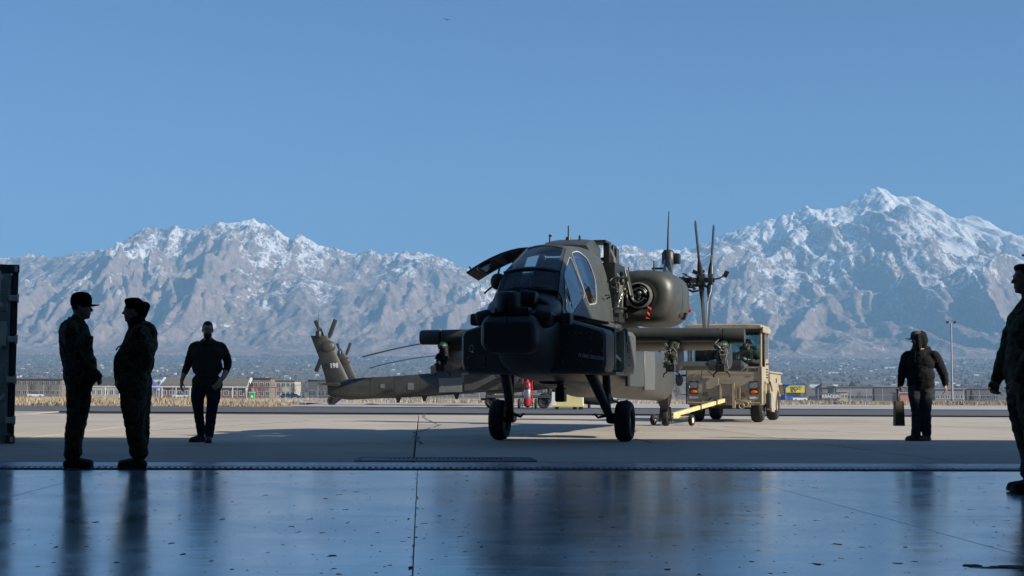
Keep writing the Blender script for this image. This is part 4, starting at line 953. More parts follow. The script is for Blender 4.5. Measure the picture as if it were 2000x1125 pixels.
def _unit(nu=16, nv=11):
    """unit sphere with an even number of latitude rings, so it splits into two caps joined by a tube"""
    V = [(0, 0, -1)]; F = []
    lat = [-75, -55, -35, -15, -0.0001, 0.0002, 15, 35, 55, 75]
    for t in lat: V += [(math.cos(R(t))*math.cos(2*math.pi*k/nu), math.cos(R(t))*math.sin(2*math.pi*k/nu), math.sin(R(t))) for k in range(nu)]
    V.append((0, 0, 1)); L_ = len(lat)
    for k in range(nu):
        k2 = (k+1) % nu; F.append([0, 1+k2, 1+k]); F.append([len(V)-1, 1+(L_-1)*nu+k, 1+(L_-1)*nu+k2])
        for i in range(L_-1): F.append([1+i*nu+k, 1+i*nu+k2, 1+(i+1)*nu+k2, 1+(i+1)*nu+k])
    return np.array(V), F
UNIT_V, UNIT_F = _unit()
class Fig:
    """collects tapered limbs and ellipsoids, grows one continuous skin over them"""
    def __init__(s): s.p = []
    def c(s, reg, a, b, ra, rb): s.p.append(('c', reg, Vector(a), Vector(b), ra, rb)); return s
    def e(s, reg, c, r, rot=(0, 0, 0)): s.p.append(('e', reg, Vector(c), Vector(r), Euler(rot).to_matrix(), 0)); return s
    def chain(s, reg, pts, rs):
        for i in range(len(pts)-1): s.c(reg, pts[i], pts[i+1], rs[i], rs[i+1])
    def build(s, name, mats, parent, voxel=0.010, smooth=5):
        V, F, n = [], [], 0
        def put(co, fc):
            nonlocal n
            V.append(co); F.extend([[i+n for i in f_] for f_ in fc]); n += len(co)
        for k, reg, a, b, x, y in s.p:
            if k == 'c':
                d = b-a; q = np.array((d.to_track_quat('Z', 'Y') if d.length > 1e-6 else Quaternion()).to_matrix()); co = UNIT_V.copy()
                up = co[:, 2] > 1e-6; co[up] *= y; co[~up] *= x; co = co@q.T; co[up] += np.array(b); co[~up] += np.array(a); put(co, UNIT_F)
            else: put((UNIT_V*np.array(b))@np.array(x).T + np.array(a), UNIT_F)
        me = bpy.data.meshes.new(name); me.from_pydata(np.concatenate(V).tolist(), [], F); me.update()
        o = bpy.data.objects.new(name, me)
        md = o.modifiers.new('r', 'REMESH'); md.mode = 'VOXEL'; md.voxel_size = voxel; md.adaptivity = 0.0
        sm = o.modifiers.new('s', 'SMOOTH'); sm.factor = 0.5; sm.iterations = smooth
        me2 = baked(o)
        bpy.data.objects.remove(o); bpy.data.meshes.remove(me)
        me2.name = name; me2.materials.clear()
        regs = sorted({q[1] for q in s.p})
        for r_ in regs: me2.materials.append(mats[r_])
        nf = len(me2.polygons); C = np.empty(nf*3, np.float32); me2.polygons.foreach_get('center', C); C = C.reshape(-1, 3).astype(float)
        best = np.full(nf, 1e9); idx = np.zeros(nf, np.int32)
        for k, reg, a, b, x, y in s.p:
            if k == 'c':
                A_ = np.array(a); Bv = np.array(b)-A_; t = np.clip((C-A_)@Bv/max(1e-9, Bv@Bv), 0, 1)
                d = np.linalg.norm(C-(A_+t[:, None]*Bv), axis=1) - (x+(y-x)*t)
            else:
                q = ((C-np.array(a))@np.array(x))/np.array(b); l = np.linalg.norm(q, axis=1); d = (l-1)*min(b)
            w = d < best; best[w] = d[w]; idx[w] = regs.index(reg)
        # ease the cloth into folds: smooth the garment vertices, then push them along their normals
        nv = len(me2.vertices); co = np.empty(nv*3, np.float32); me2.vertices.foreach_get('co', co); co = co.reshape(-1, 3).astype(float)
        ed = np.empty(len(me2.edges)*2, np.int32); me2.edges.foreach_get('vertices', ed); ed = ed.reshape(-1, 2)
        bv = np.full(nv, 1e9); soft = np.zeros(nv)
        for k, reg, a, b, x, y in s.p:
            if k == 'c':
                A_ = np.array(a); Bv = np.array(b)-A_; t = np.clip((co-A_)@Bv/max(1e-9, Bv@Bv), 0, 1); d = np.linalg.norm(co-(A_+t[:, None]*Bv), axis=1)-(x+(y-x)*t)
            else: d = (np.linalg.norm(((co-np.array(a))@np.array(x))/np.array(b), axis=1)-1)*min(b)
            w = d < bv; bv[w] = d[w]; soft[w] = 1.0 if reg in ('jacket', 'trousers') else (.35 if reg == 'knit' else 0.0)
        deg = np.maximum(1, np.bincount(ed.ravel(), minlength=nv))
        def nb(q): return np.stack([(np.bincount(ed[:, 0], q[ed[:, 1], c], minlength=nv)+np.bincount(ed[:, 1], q[ed[:, 0], c], minlength=nv))/deg for c in range(3)], 1)
        soft = np.minimum(soft, nb(np.repeat(soft[:, None], 3, 1))[:, 0])
        for _ in range(22): co += (nb(co)-co)*(.55*soft)[:, None]
        me2.vertices.foreach_set('co', co.astype(np.float32).ravel()); me2.update()
        nr = np.empty(nv*3, np.float32); me2.vertices.foreach_get('normal', nr); nr = nr.reshape(-1, 3)
        fold = perlin((co[:, 0]+co[:, 1])*6.5+3, co[:, 2]*15+(co[:, 0]-co[:, 1])*7) + .6*perlin((co[:, 0]-co[:, 1])*13, co[:, 2]*27+co[:, 0]*9)
        co += nr*(soft*(fold*.011+.004))[:, None]
        me2.vertices.foreach_set('co', co.astype(np.float32).ravel()); me2.update()
        me2.polygons.foreach_set('material_index', idx); me2.polygons.foreach_set('use_smooth', np.ones(nf, bool))
        o = bpy.data.objects.new(name, me2); COL.objects.link(o); o.parent = parent; return o
def y_mat(x): return x.to_4x4()

def hand(f, wrist, d, palm_n, reg='skin', curl=0.5, side=1, s=1.0):
    """palm with five bent fingers: d = direction of the fingers, palm_n = direction the palm faces"""
    w = Vector(wrist); d = Vector(d).normalized(); n = Vector(palm_n); n = (n - d*n.dot(d)).normalized(); l = d.cross(n)*side
    f.c(reg, w - d*0.02, w + d*0.03*s, 0.026*s, 0.028*s)
    for q in (-0.026, -0.009, 0.009, 0.026): f.c(reg, w+d*.03*s+l*q*s*.8, w+d*.085*s+l*q*s, 0.0165*s, 0.014*s)
    for q, ln in ((-0.033, 0.062), (-0.011, 0.075), (0.011, 0.080), (0.033, 0.070)):
        k = w+d*.088*s+l*q*s; a = k + (d*math.cos(curl*.6)+n*math.sin(curl*.6))*ln*.5*s; b = a + (d*math.cos(curl*1.7)+n*math.sin(curl*1.7))*ln*.5*s
        f.c(reg, k, a, .0098*s, .0092*s); f.c(reg, a, b, .0092*s, .008*s)
    k = w+d*.03*s+l*.036*s; a = k+(d*.7+l*.55+n*.45).normalized()*.042*s; b = a+(d*.9+n*.4).normalized()*.034*s
    f.c(reg, k, a, .013*s, .011*s); f.c(reg, a, b, .011*s, .009*s)

def head(f, c, face, pitch=0.0, s=1.0, hair='hair', beard=None):
    """skull with brow, nose, lips, chin and ears; face = horizontal facing direction"""
    fd = Vector(face).normalized(); side = Vector((-fd.y, fd.x, 0)); c = Vector(c)
    def P(a, b_, z): return c + fd*a*s + side*b_*s + Vector((0, 0, z*s))
    ang = math.atan2(fd.y, fd.x)
    f.e('skin', P(-.004, 0, .005), (.094*s, .074*s, .112*s), (0, 0, ang)); f.e('skin', P(.030, 0, -.055), (.060*s, .055*s, .066*s), (0, 0, ang))
    f.e('skin', P(.066, 0, -.098), (.022*s, .026*s, .018*s), (0, 0, ang))
    f.c('skin', P(.088, 0, .008), P(.108, 0, -.028), .009*s, .0135*s); f.c('skin', P(.082, -.03, .022), P(.082, .03, .022), .013*s, .013*s)
    f.c('skin', P(.086, -.016, -.058), P(.086, .016, -.058), .008*s, .008*s); f.c('skin', P(.082, -.014, -.070), P(.082, .014, -.070), .009*s, .009*s)
    for q in (-1, 1): f.e('skin', P(-.005, q*.078, -.008), (.022*s, .010*s, .034*s), (0, 0, ang))
    if hair:
        f.e(hair, P(-.018, 0, .030), (.092*s, .080*s, .098*s), (0, 0, ang)); f.e(hair, P(.03, 0, .088), (.062*s, .062*s, .034*s), (0, 0, ang))
    if beard:
        f.e(beard, P(.040, 0, -.085), (.060*s, .062*s, .062*s), (0, 0, ang)); f.c(beard, P(.088, -.025, -.048), P(.088, .025, -.048), .008*s, .008*s)
    return P

def boot(f, ankle, d, reg='boot', s=1.0, L_=0.20):
    a = Vector(ankle); d = Vector((d[0], d[1], 0)).normalized(); g = Vector((a.x, a.y, 0))
    f.c(reg, a+Vector((0, 0, .10)), a, .060*s, .054*s); f.c(reg, g-d*.045+Vector((0, 0, .045)), g+d*.06+Vector((0, 0, .05)), .044*s, .048*s)
    f.c(reg, g+d*.06+Vector((0, 0, .05)), g+d*L_*.85+Vector((0, 0, .040)), .050*s, .038*s)
    for q in (-.02, .02): f.c(reg, g-d*.06+Vector((-d.y*q, d.x*q, .022)), g+d*L_*.92+Vector((-d.y*q*1.4, d.x*q*1.4, .022)), .0225, .0225)

def blouse(f, reg, ankle, r=.085):
    a = Vector(ankle)
    for k in range(7):
        t = k*2*math.pi/7; f.c(reg, a+Vector((math.cos(t)*r*.45, math.sin(t)*r*.45, .19+.02*(k % 2))), a+Vector((math.cos(t+.5)*r*.55, math.sin(t+.5)*r*.55, .13-.012*(k % 2))), r*.55, r*.5)

def cap(parent, c, face, m, s=1.0, brim=0.085):
    fd = Vector(face).normalized(); ang = math.atan2(fd.y, fd.x); M = Matrix.Translation(c) @ Matrix.Rotation(ang, 4, 'Z')
    def crown(bm):
        vs = lathe(bm, [(.096, -.035), (.100, 0), (.099, .035), (.088, .068), (.062, .090), (.03, .098), (0, .100)], 24)
        bmesh.ops.transform(bm, matrix=M @ Matrix.Diagonal((1.08*s, .88*s, 1.05*s, 1)), verts=vs)
    cr = solid(part('cap', m, parent, crown, smooth='all'), .006)
    def vis(bm):
        n = 10; a, b_ = [], []
        for i in range(n+1):
            t = math.pi*(i/n-.5)*.92
            a.append(bm.verts.new(M @ Vector((.094*s*math.cos(t)*1.05, .082*s*math.sin(t), -.026)))); b_.append(bm.verts.new(M @ Vector(((.094+brim*math.cos(t))*math.cos(t)*s*1.05, .092*s*math.sin(t), -.040+.012*math.cos(2*t)))))
        for i in range(n): bm.faces.new((a[i], a[i+1], b_[i+1], b_[i]))
    solid(part('cap_brim', m, cr, vis, smooth='all'), .007)
    return cr

def eyes(parent, P, s=1.0):
    for q in (-1, 1):
        part('eye', M_eye, parent, lambda bm: sphere(bm, P(.082, q*.031, .002), .0125*s, 10), smooth=True)

def at(px, py, D):
    """world point seen at a pixel of the photograph at depth D (used to survey positions)"""
    u, v = px-1000.0, 562.5-py; r_ = R(.28); u, v = u*math.cos(r_)-v*math.sin(r_), u*math.sin(r_)+v*math.cos(r_)
    p = R(3.99); y = math.cos(p)-v/FPX*math.sin(p); z = math.sin(p)+v/FPX*math.cos(p)
    return Vector((u/FPX/y*D, D, CAM_H+z/y*D))

# ---- soldier with ball cap, profile to the right, hands clasped in front
g = at(148, 911, 14.62); p1 = empty('person', (g.x, g.y, 0), R(12), label='person in dark uniform and ball cap facing right, hands clasped, leftmost by the container', cat='person', group='people watching the tow')
f = Fig(); j, t_ = 'jacket', 'trousers'
f.chain(j, [(-.05, -.02, 1.40), (-.03, -.01, 1.25), (.0, 0, 1.10), (.01, 0, .98)], [.155, .168, .165, .16])
f.c(j, (-.07, -.17, 1.415), (-.07, .17, 1.415), .085, .085); f.c(j, (-.03, -.08, 1.32), (-.03, .08, 1.32), .155, .155); f.c(j, (.02, -.07, 1.06), (.02, .07, 1.06), .16, .16); f.c(j, (.02, -.07, .95), (.02, .07, .95), .165, .165)
f.c(j, (-.05, 0, 1.46), (-.03, 0, 1.53), .075, .068); f.c(j, (-.09, -.03, 1.47), (-.09, .03, 1.47), .06, .06)
f.c('skin', (-.025, 0, 1.50), (-.01, 0, 1.60), .058, .055)
for s in (-1, 1):
    f.chain(j, [(-.07, s*.20, 1.40), (-.04, s*.25, 1.24), (.02, s*.255, 1.10)], [.078, .068, .062]); f.chain(j, [(.02, s*.255, 1.10), (.14, s*.16, .99), (.20, s*.07, .95)], [.062, .056, .045])
    hand(f, (.205, s*.06, .945), (.25, -s*.9, -.35), (-1, 0, -.2), curl=.6, side=s)
    f.chain(t_, [(.01, s*.09, .92), (.015, s*.10, .70), (.0, s*.105, .50), (-.03, s*.105, .28)], [.125, .115, .095, .085]); f.c(t_, (.03, s*.15, .62), (.02, s*.155, .48), .055, .05)
    blouse(f, t_, (-.03, s*.105, .02)); boot(f, (-.035, s*.105, .09), (1, s*.12, 0))
P = head(f, (.02, 0, 1.655), (1, -.1, 0)); p1b = f.build('body', {'jacket': M_camo, 'trousers': M_camo, 'skin': M_skin, 'boot': M_boot, 'hair': M_hair}, p1, .009); cap(p1, P(-.008, 0, .062), (1, -.1, 0), M_knit)
part('collar', M_camo, p1, lambda bm: (tube(bm, [(.05, -.05, 1.50), (-.06, -.085, 1.53), (-.10, 0, 1.54), (-.06, .085, 1.53), (.05, .05, 1.50)], .022, 7),), smooth=True)
part('chest_pocket', M_camo, p1, lambda bm: box(bm, (.115, -.08, 1.30), (.03, .12, .13), Euler((0, R(4), R(-18))), bev=.01)); part('sleeve_patch', M_camo, p1, lambda bm: box(bm, (-.03, -.315, 1.28), (.08, .02, .09), bev=.008))

p1.scale = (.955,)*3
# ---- soldier in knit cap and bunched hood, profile to the left
g = at(262, 912, 14.6); p2 = empty('person', (g.x, g.y, 0), R(182), label='stout person in camouflage with rolled knit hood facing left, second from the container', cat='person', group='people watching the tow')
f = Fig()
f.chain(j, [(-.05, 0, 1.38), (-.02, 0, 1.24), (.04, 0, 1.10), (.04, 0, .96), (.03, 0, .88)], [.16, .175, .19, .185, .17])
f.c(j, (-.06, -.17, 1.385), (-.06, .17, 1.385), .09, .09); f.c(j, (.03, -.08, 1.10), (.03, .08, 1.10), .175, .175); f.c(j, (.02, -.09, .90), (.02, .09, .90), .165, .165); f.c(j, (-.04, -.08, 1.28), (-.04, .08, 1.28), .16, .16)
f.c(j, (-.04, 0, 1.44), (.0, 0, 1.53), .085, .072)
f.c('skin', (.0, 0, 1.47), (.02, 0, 1.58), .06, .058)
for s in (-1, 1):
    bx = -.16 if s > 0 else -.06
    f.chain(j, [(-.06, s*.21, 1.37), (bx+.02, s*.27, 1.22), (bx, s*.27, 1.10)], [.08, .074, .068]); f.chain(j, [(bx, s*.27, 1.10), (-.04, s*.25, 1.0), (.05, s*.215, .93)], [.068, .06, .05])
    hand(f, (.06, s*.21, .925), (.75, -s*.2, -.6), (0, -s, 0), curl=.5, side=-s)
    f.chain(t_, [(.0, s*.095, .90), (.0, s*.105, .68), (-.02, s*.11, .48), (-.04, s*.105, .28)], [.145, .132, .105, .09]); f.c(t_, (.0, s*.175, .66), (-.01, s*.175, .50), .06, .055)
    blouse(f, t_, (-.04-.03*s, s*.105, .03), .09); boot(f, (-.04-.03*s, s*.105, .09), (1, s*.1, 0))
P = head(f, (.045, 0, 1.635), (1, 0.05, 0), hair=None)
f.e('knit', P(-.02, 0, .045), (.105, .09, .085)); f.e('knit', P(-.085, 0, -.005), (.055, .075, .085), (0, R(20), 0)); f.c('knit', P(-.09, -.04, .04), P(-.09, .04, .04), .055, .055); f.c('knit', P(-.125, 0, .05), P(-.10, 0, -.02), .05, .05); f.c('knit', P(.06, -.04, .10), P(.06, .04, .10), .03, .03); f.c('knit', P(-.05, 0, .105), P(.06, 0, .11), .035, .028)
f.c('knit', (.0, -.05, 1.50), (.0, .05, 1.50), .075, .075); f.c('knit', (.05, 0, 1.50), (.05, 0, 1.56), .055, .05)
f.build('body', {'jacket': M_camo, 'trousers': M_camo, 'skin': M_skin, 'boot': M_boot, 'knit': M_knit}, p2, .009)
part('zip_pull', M_knit, p2, lambda bm: tube(bm, [(.17, 0, 1.27), (.20, -.01, 1.25), (.215, 0, 1.22)], .008, 6))
part('sleeve_pocket', M_camo, p2, lambda bm: box(bm, (-.10, .335, 1.26), (.10, .03, .11), bev=.01)); part('trouser_pocket', M_camo, p2, lambda bm: box(bm, (-.02, .225, .60), (.14, .04, .17), bev=.012))

p2.scale = (.95,)*3
# ---- walking man, facing the camera
g = at(402, 863, 21.7); p3 = empty('person', (g.x, g.y, 0), R(-84), label='bearded person in dark shirt and jeans walking toward the hangar', cat='person', group='people watching the tow')
f = Fig()
f.chain(j, [(0, 0, 1.36), (.02, 0, 1.20), (.03, 0, 1.04), (.02, 0, .88)], [.14, .15, .155, .15])
f.c(j, (-.02, -.165, 1.395), (-.02, .165, 1.395), .075, .075); f.c(j, (.0, -.10, 1.28), (.0, .10, 1.28), .135, .135); f.c(j, (.02, -.085, 1.10), (.02, .085, 1.10), .14, .14); f.c(j, (.02, -.085, .87), (.02, .085, .85), .135, .145); f.c(j, (-.02, -.05, 1.46), (-.02, .05, 1.46), .062, .062)
f.c('skin', (.0, 0, 1.45), (.02, 0, 1.56), .060, .056)
f.chain(j, [(-.02, -.205, 1.385), (-.05, -.265, 1.22), (-.06, -.29, 1.11)], [.068, .060, .056]); f.chain(j, [(-.06, -.29, 1.11), (-.02, -.325, 1.02)], [.056, .047]); f.chain('skin', [(-.02, -.325, 1.02), (.0, -.345, .96), (.02, -.36, .90)], [.042, .037, .030]); hand(f, (.02, -.362, .89), (.1, -.05, -1), (.2, 1, 0), curl=.4, side=-1)
f.chain(j, [(-.02, .205, 1.385), (-.09, .275, 1.23), (-.09, .29, 1.12)], [.068, .062, .058]); f.chain(j, [(-.09, .29, 1.12), (-.02, .275, 1.04)], [.058, .048]); f.chain('skin', [(-.02, .275, 1.04), (.06, .25, .96), (.12, .21, .90)], [.044, .038, .031]); hand(f, (.125, .205, .89), (.35, -.45, -.7), (-.6, -.6, 0), curl=.7, side=1)
f.c(j, (.0, .13, .86), (-.02, .17, .80), .06, .05)
f.chain(t_, [(.0, -.085, .88), (.04, -.13, .66), (-.02, -.115, .46), (-.16, -.09, .16)], [.118, .098, .076, .064]); boot(f, (-.17, -.09, .09), (.7, -.65, 0), 'boot')
f.chain(t_, [(.0, .09, .88), (.06, .105, .66), (.11, .085, .46), (.15, .06, .13)], [.118, .1, .08, .068]); boot(f, (.15, .06, .085), (1, .05, 0), 'boot')
P = head(f, (.045, 0, 1.64), (1, .12, 0), beard='hair'); p3b = f.build('body', {'jacket': M_shirt, 'trousers': M_navy, 'skin': M_skin, 'boot': M_shoe, 'hair': M_hair}, p3, .009); eyes(p3, P)
part('glasses', M_shoe, p3, lambda bm: [tube(bm, [P(.100, q*.032+.024*math.cos(a*math.pi/5), .004+.018*math.sin(a*math.pi/5)) for a in range(11)], .0022, 5) for q in (-1, 1)] + [tube(bm, [P(.100, -.01, .006), P(.104, 0, .009), P(.100, .01, .006)], .0022, 5)] + [tube(bm, [P(.098, q*.056, .008), P(.04, q*.078, .008), P(-.01, q*.082, .004)], .0022, 5) for q in (-1, 1)])
part('shirt_placket', M_shirt, p3, lambda bm: (box(bm, (.162, .0, 1.20), (.02, .035, .42), Euler((0, R(6), 0)), bev=.006), box(bm, (.12, .05, 1.44), (.05, .07, .03), Euler((0, R(40), R(30)))), box(bm, (.12, -.05, 1.44), (.05, .07, .03), Euler((0, R(40), R(-30))))))

p3.scale = (1.0, 1.0, 1.01)
# ---- hooded man with cap walking, torso towards us, head turned left, case in his right hand
g = at(1800, 859.5, 24.0); p4 = empty('person', (g.x, g.y, 0), R(243), label='person in black hooded sweatshirt and cap walking with a case in hand', cat='person', group='people watching the tow')
f = Fig()
f.chain(j, [(-.02, 0, 1.36), (.0, 0, 1.20), (.02, 0, 1.04), (.0, 0, .88)], [.15, .165, .17, .15])
f.c(j, (-.03, -.15, 1.375), (-.03, .15, 1.375), .088, .088); f.c(j, (.0, -.08, 1.26), (.0, .08, 1.26), .15, .15); f.c(j, (.01, -.07, 1.06), (.01, .07, 1.06), .16, .16); f.c(j, (-.0, -.085, .92), (-.0, .085, .92), .135, .135)
f.c('skin', (.0, 0, 1.44), (.02, 0, 1.56), .065, .06)
f.chain(j, [(-.02, -.22, 1.37), (.02, -.27, 1.20), (.06, -.285, 1.10)], [.092, .08, .072]); f.chain(j, [(.06, -.285, 1.10), (.12, -.29, .98), (.15, -.295, .91)], [.07, .06, .052]); hand(f, (.155, -.295, .90), (.15, 0, -1), (-.3, 1, 0), curl=1.5, side=1)
f.chain(j, [(-.03, .22, 1.37), (-.08, .30, 1.20), (-.10, .345, 1.08)], [.092, .08, .072]); f.chain(j, [(-.10, .345, 1.08), (-.08, .37, .98), (-.06, .38, .92)], [.07, .06, .052]); hand(f, (-.055, .383, .91), (.1, 0, -1), (.3, -1, 0), curl=.6, side=-1)
f.chain(t_, [(.0, -.085, .90), (.07, -.075, .68), (.05, -.06, .48), (.02, -.085, .12)], [.125, .108, .085, .078]); boot(f, (.02, -.085, .085), (.8, -.6, 0), 'boot')
f.chain(t_, [(-.02, .09, .90), (.03, .085, .68), (.0, .065, .48), (-.08, .065, .13)], [.125, .108, .088, .08]); boot(f, (-.08, .065, .085), (.9, -.45, 0), 'boot2')
FD = (.47, -.88, 0)
P = head(f, (.04, -.02, 1.635), FD, hair=None, beard='hair'); f.c('hair', P(.06, 0, -.10), P(.05, 0, -.17), .045, .03)
f.e(j, P(-.05, 0, .005), (.108, .108, .145), (0, 0, math.atan2(-.88, .47))); f.c(j, P(-.03, 0, .06), P(-.05, 0, .095), .095, .06); f.c(j, (-.08, -.07, 1.45), (-.08, .07, 1.45), .10, .10)
for q in (-1, 1): f.chain(j, [P(.03, q*.080, .07), P(.028, q*.090, -.02), P(.02, q*.07, -.13)], [.034, .036, .042])
p4b = f.build('body', {'jacket': M_hood, 'trousers': M_jean, 'skin': M_skin, 'boot': M_shoe, 'boot2': M_boot, 'hair': M_hair}, p4, .009); cap(p4, P(.022, 0, .050), FD, mat('grey_cap', (.06, .06, .065), .8), .95, .095); eyes(p4, P)
for q in (-1, 1): part('drawstring', M_knit, p4, lambda bm: tube(bm, [(.11, q*.04, 1.46), (.165, q*.05, 1.38), (.185, q*.05, 1.27)], .006, 6))

# ---- soldier close by, right edge, profile to the left
g = at(1978, 959, 11.66); p5 = empty('person', (g.x+.14, g.y, 0), R(183), label='short-haired person in dark uniform at the right edge, nearest full figure', cat='person', group='people watching the tow')
f = Fig()
f.chain(j, [(-.05, 0, 1.40), (-.02, 0, 1.25), (.0, 0, 1.10), (.0, 0, .96)], [.15, .165, .162, .16])
f.c(j, (-.06, -.18, 1.42), (-.06, .18, 1.42), .085, .085); f.c(j, (-.02, -.09, 1.32), (-.02, .09, 1.32), .15, .15); f.c(j, (.0, -.08, 1.04), (.0, .08, 1.04), .155, .155); f.c(j, (-.0, -.08, .93), (-.0, .08, .93), .16, .16); f.c(j, (-.05, 0, 1.47), (-.03, 0, 1.54), .08, .068)
f.c('skin', (-.03, 0, 1.50), (-.015, 0, 1.62), .058, .055)
for s in (-1, 1):
    f.chain(j, [(-.06, s*.21, 1.41), (.02, s*.26, 1.26), (.06, s*.265, 1.12)], [.082, .074, .066]); f.chain(j, [(.06, s*.265, 1.12), (.13, s*.24, .98), (.165, s*.22, .90)], [.066, .06, .05])
    hand(f, (.175, s*.215, .885), (.25, -.1*s, -1), (0, -s, 0), curl=1.2, side=-s)
    f.chain(t_, [(-.0, s*.09, .92), (.01, s*.10, .70), (-.01, s*.10, .50), (-.05, s*.10, .28)], [.135, .12, .10, .085]); f.c(t_, (-.0, s*.16, .62), (-.01, s*.16, .46), .055, .05)
    blouse(f, t_, (-.05, s*.10, .02)); boot(f, (-.05+.03*s, s*.10, .09), (1, s*.1, 0), L_=.22)
P = head(f, (.01, 0, 1.685), (1, .05, 0)); f.build('body', {'jacket': M_camo, 'trousers': M_camo, 'skin': M_skin, 'boot': M_boot, 'hair': M_hair}, p5, .009)
part('shoulder_pocket', M_camo, p5, lambda bm: box(bm, (.0, .325, 1.30), (.10, .025, .12), bev=.01)); part('trouser_pocket', M_camo, p5, lambda bm: box(bm, (.02, .205, .56), (.15, .04, .18), bev=.012))

# ---- bystander whose cap brim just enters the frame at the right edge
g = at(1990, 470, 9.5); p6 = empty('person', (g.x+.205, g.y, 0), R(180), label='person mostly beyond the right edge, only the cap brim in view', cat='person', group='people watching the tow')
f = Fig()
f.chain(j, [(-.06, 0, 1.38), (-.04, 0, 1.2), (-.03, 0, 1.08), (-.03, 0, .96)], [.14, .145, .14, .14]); f.c(j, (-.07, -.17, 1.40), (-.07, .17, 1.40), .08, .08); f.c('skin', (-.04, 0, 1.48), (-.02, 0, 1.58), .055, .053)
for s in (-1, 1):
    f.chain(j, [(-.07, s*.21, 1.39), (-.1, s*.25, 1.22), (-.1, s*.25, 1.1)], [.075, .066, .06]); f.chain(j, [(-.1, s*.25, 1.1), (-.08, s*.24, .98), (-.06, s*.23, .88)], [.06, .055, .045]); hand(f, (-.06, s*.23, .87), (.1, 0, -1), (0, -s, 0), curl=.5, side=-s)
    f.chain(t_, [(-.03, s*.09, .92), (-.03, s*.1, .7), (-.04, s*.1, .5), (-.06, s*.1, .28)], [.12, .11, .09, .08]); blouse(f, t_, (-.06, s*.1, .02)); boot(f, (-.08, s*.1, .09), (1, s*.3, 0))
P = head(f, (.0, 0, 1.64), (1, 0, 0)); f.build('body', {'jacket': M_camo, 'trousers': M_camo, 'skin': M_skin, 'boot': M_boot, 'hair': M_hair}, p6, .012); cap(p6, P(-.008, 0, .062), (1, 0, 0), M_camo, 1.02, .09)

# ---- the case he carries: tapered block on a rod handle
hp = p4.matrix_basis @ Vector((.175, -.30, .80))
case = empty('carrying_case', (hp.x-.03, hp.y, .22), R(8), label='narrow olive block hanging from a thin rod handle below the hooded person\'s hand', cat='case')
M_case = mat('olive_case', (0.06, 0.052, 0.018), 0.55, var=0.25, vscale=6)
part('block', M_case, case, lambda bm: loft(bm, [[(-w, -.05, z), (w, -.05, z), (w, .05, z), (-w, .05, z)] for w, z in ((.066, .02), (.072, .03), (.062, .40), (.056, .41))]), smooth=20)
part('block_edge', M_shoe, case, lambda bm: (box(bm, (.072, 0, .215), (.018, .108, .39), Euler((0, R(-2.2), 0))), box(bm, (0, 0, .415), (.13, .10, .012))))
part('rod_handle', M_shoe, case, lambda bm: (cyl(bm, (0, 0, .41), (-.01, 0, .62), .017, .015, 8), cyl(bm, (-.01, -.05, .605), (-.01, .05, .605), .012, .012, 8)))

# ================================================================ TUG, TOW BAR, CONTAINER, PARKED HELICOPTERS, GROUND GEAR
M_tan = mat('tan_paint', (0.37, 0.31, 0.215), 0.5, var=0.18, vscale=2.5, dirt=(0.25, 0.21, 0.15), dscale=2.6)
M_tand = mat('tan_edge', (0.33, 0.27, 0.175), 0.55, var=0.1)
M_lens = mat('headlamp_lens', (0.30, 0.33, 0.33), 0.12, 0.4, var=0.2, vscale=20)
M_org = mat('amber_lens', (0.75, 0.14, 0.015), 0.25, var=0.15, vscale=15)
M_yel = mat('yellow_paint', (0.56, 0.49, 0.23), 0.5, var=0.12, vscale=3, dirt=(0.5, 0.42, 0.2), dscale=4)
M_ylw = mat('yellow_marking', (0.70, 0.42, 0.03), 0.6)
M_tgrey = mat('cab_interior', (0.03, 0.04, 0.045), 0.7, var=0.2)
M_mark = mat('black_marking', (0.015, 0.015, 0.015), 0.7)
M_wht = mat('white_paint', (0.72, 0.72, 0.70), 0.5, var=0.08)
TG = at(1421, 823.6, 38.2)
tug = empty('tow_tractor', (TG.x, TG.y, 0), R(-16.5), label='tan tow tractor with enclosed cab facing the camera behind the stub wing', cat='tractor')
HW = 0.97
def tfront(bm):
    loft(bm, [[(-HW, -.62, .50), (-HW+.06, -.62, .44), (HW-.06, -.62, .44), (HW, -.62, .50), (HW, -.62, 1.42), (-HW, -.62, 1.42)], [(-HW, .35, .50), (-HW+.06, .35, .44), (HW-.06, .35, .44), (HW, .35, .50), (HW, .35, 1.42), (-HW, .35, 1.42)]])
body = part('front_body', M_tan, tug, tfront)
part('body_edge', M_tand, body, lambda bm: box(bm, (HW-.012, -.63, .94), (.03, .03, .98), bev=.008))
part('body_edge', M_mark, body, lambda bm: box(bm, (-HW+.012, -.63, .94), (.03, .03, .98), bev=.008))
for z in (1.22, .56): part('front_seam', M_tand, body, lambda bm: box(bm, (0, -.622, z), (1.86, .006, .012)))
part('front_hatch', M_tan, body, lambda bm: box(bm, (-.30, -.626, .98), (.34, .012, .30), bev=.004))
for x in (-.9, -.6, -.3, 0, .3, .6, .9): part('bolt', M_tand, body, lambda bm: cyl(bm, (x, -.618, 1.39), (x, -.632, 1.39), .012, .012, 6))
part('brush_guard', M_tand, body, lambda bm: tube(bm, [(-.92, -.66, .50), (-.3, -.68, .48), (.3, -.68, .48), (.92, -.66, .50)], .022, 6))
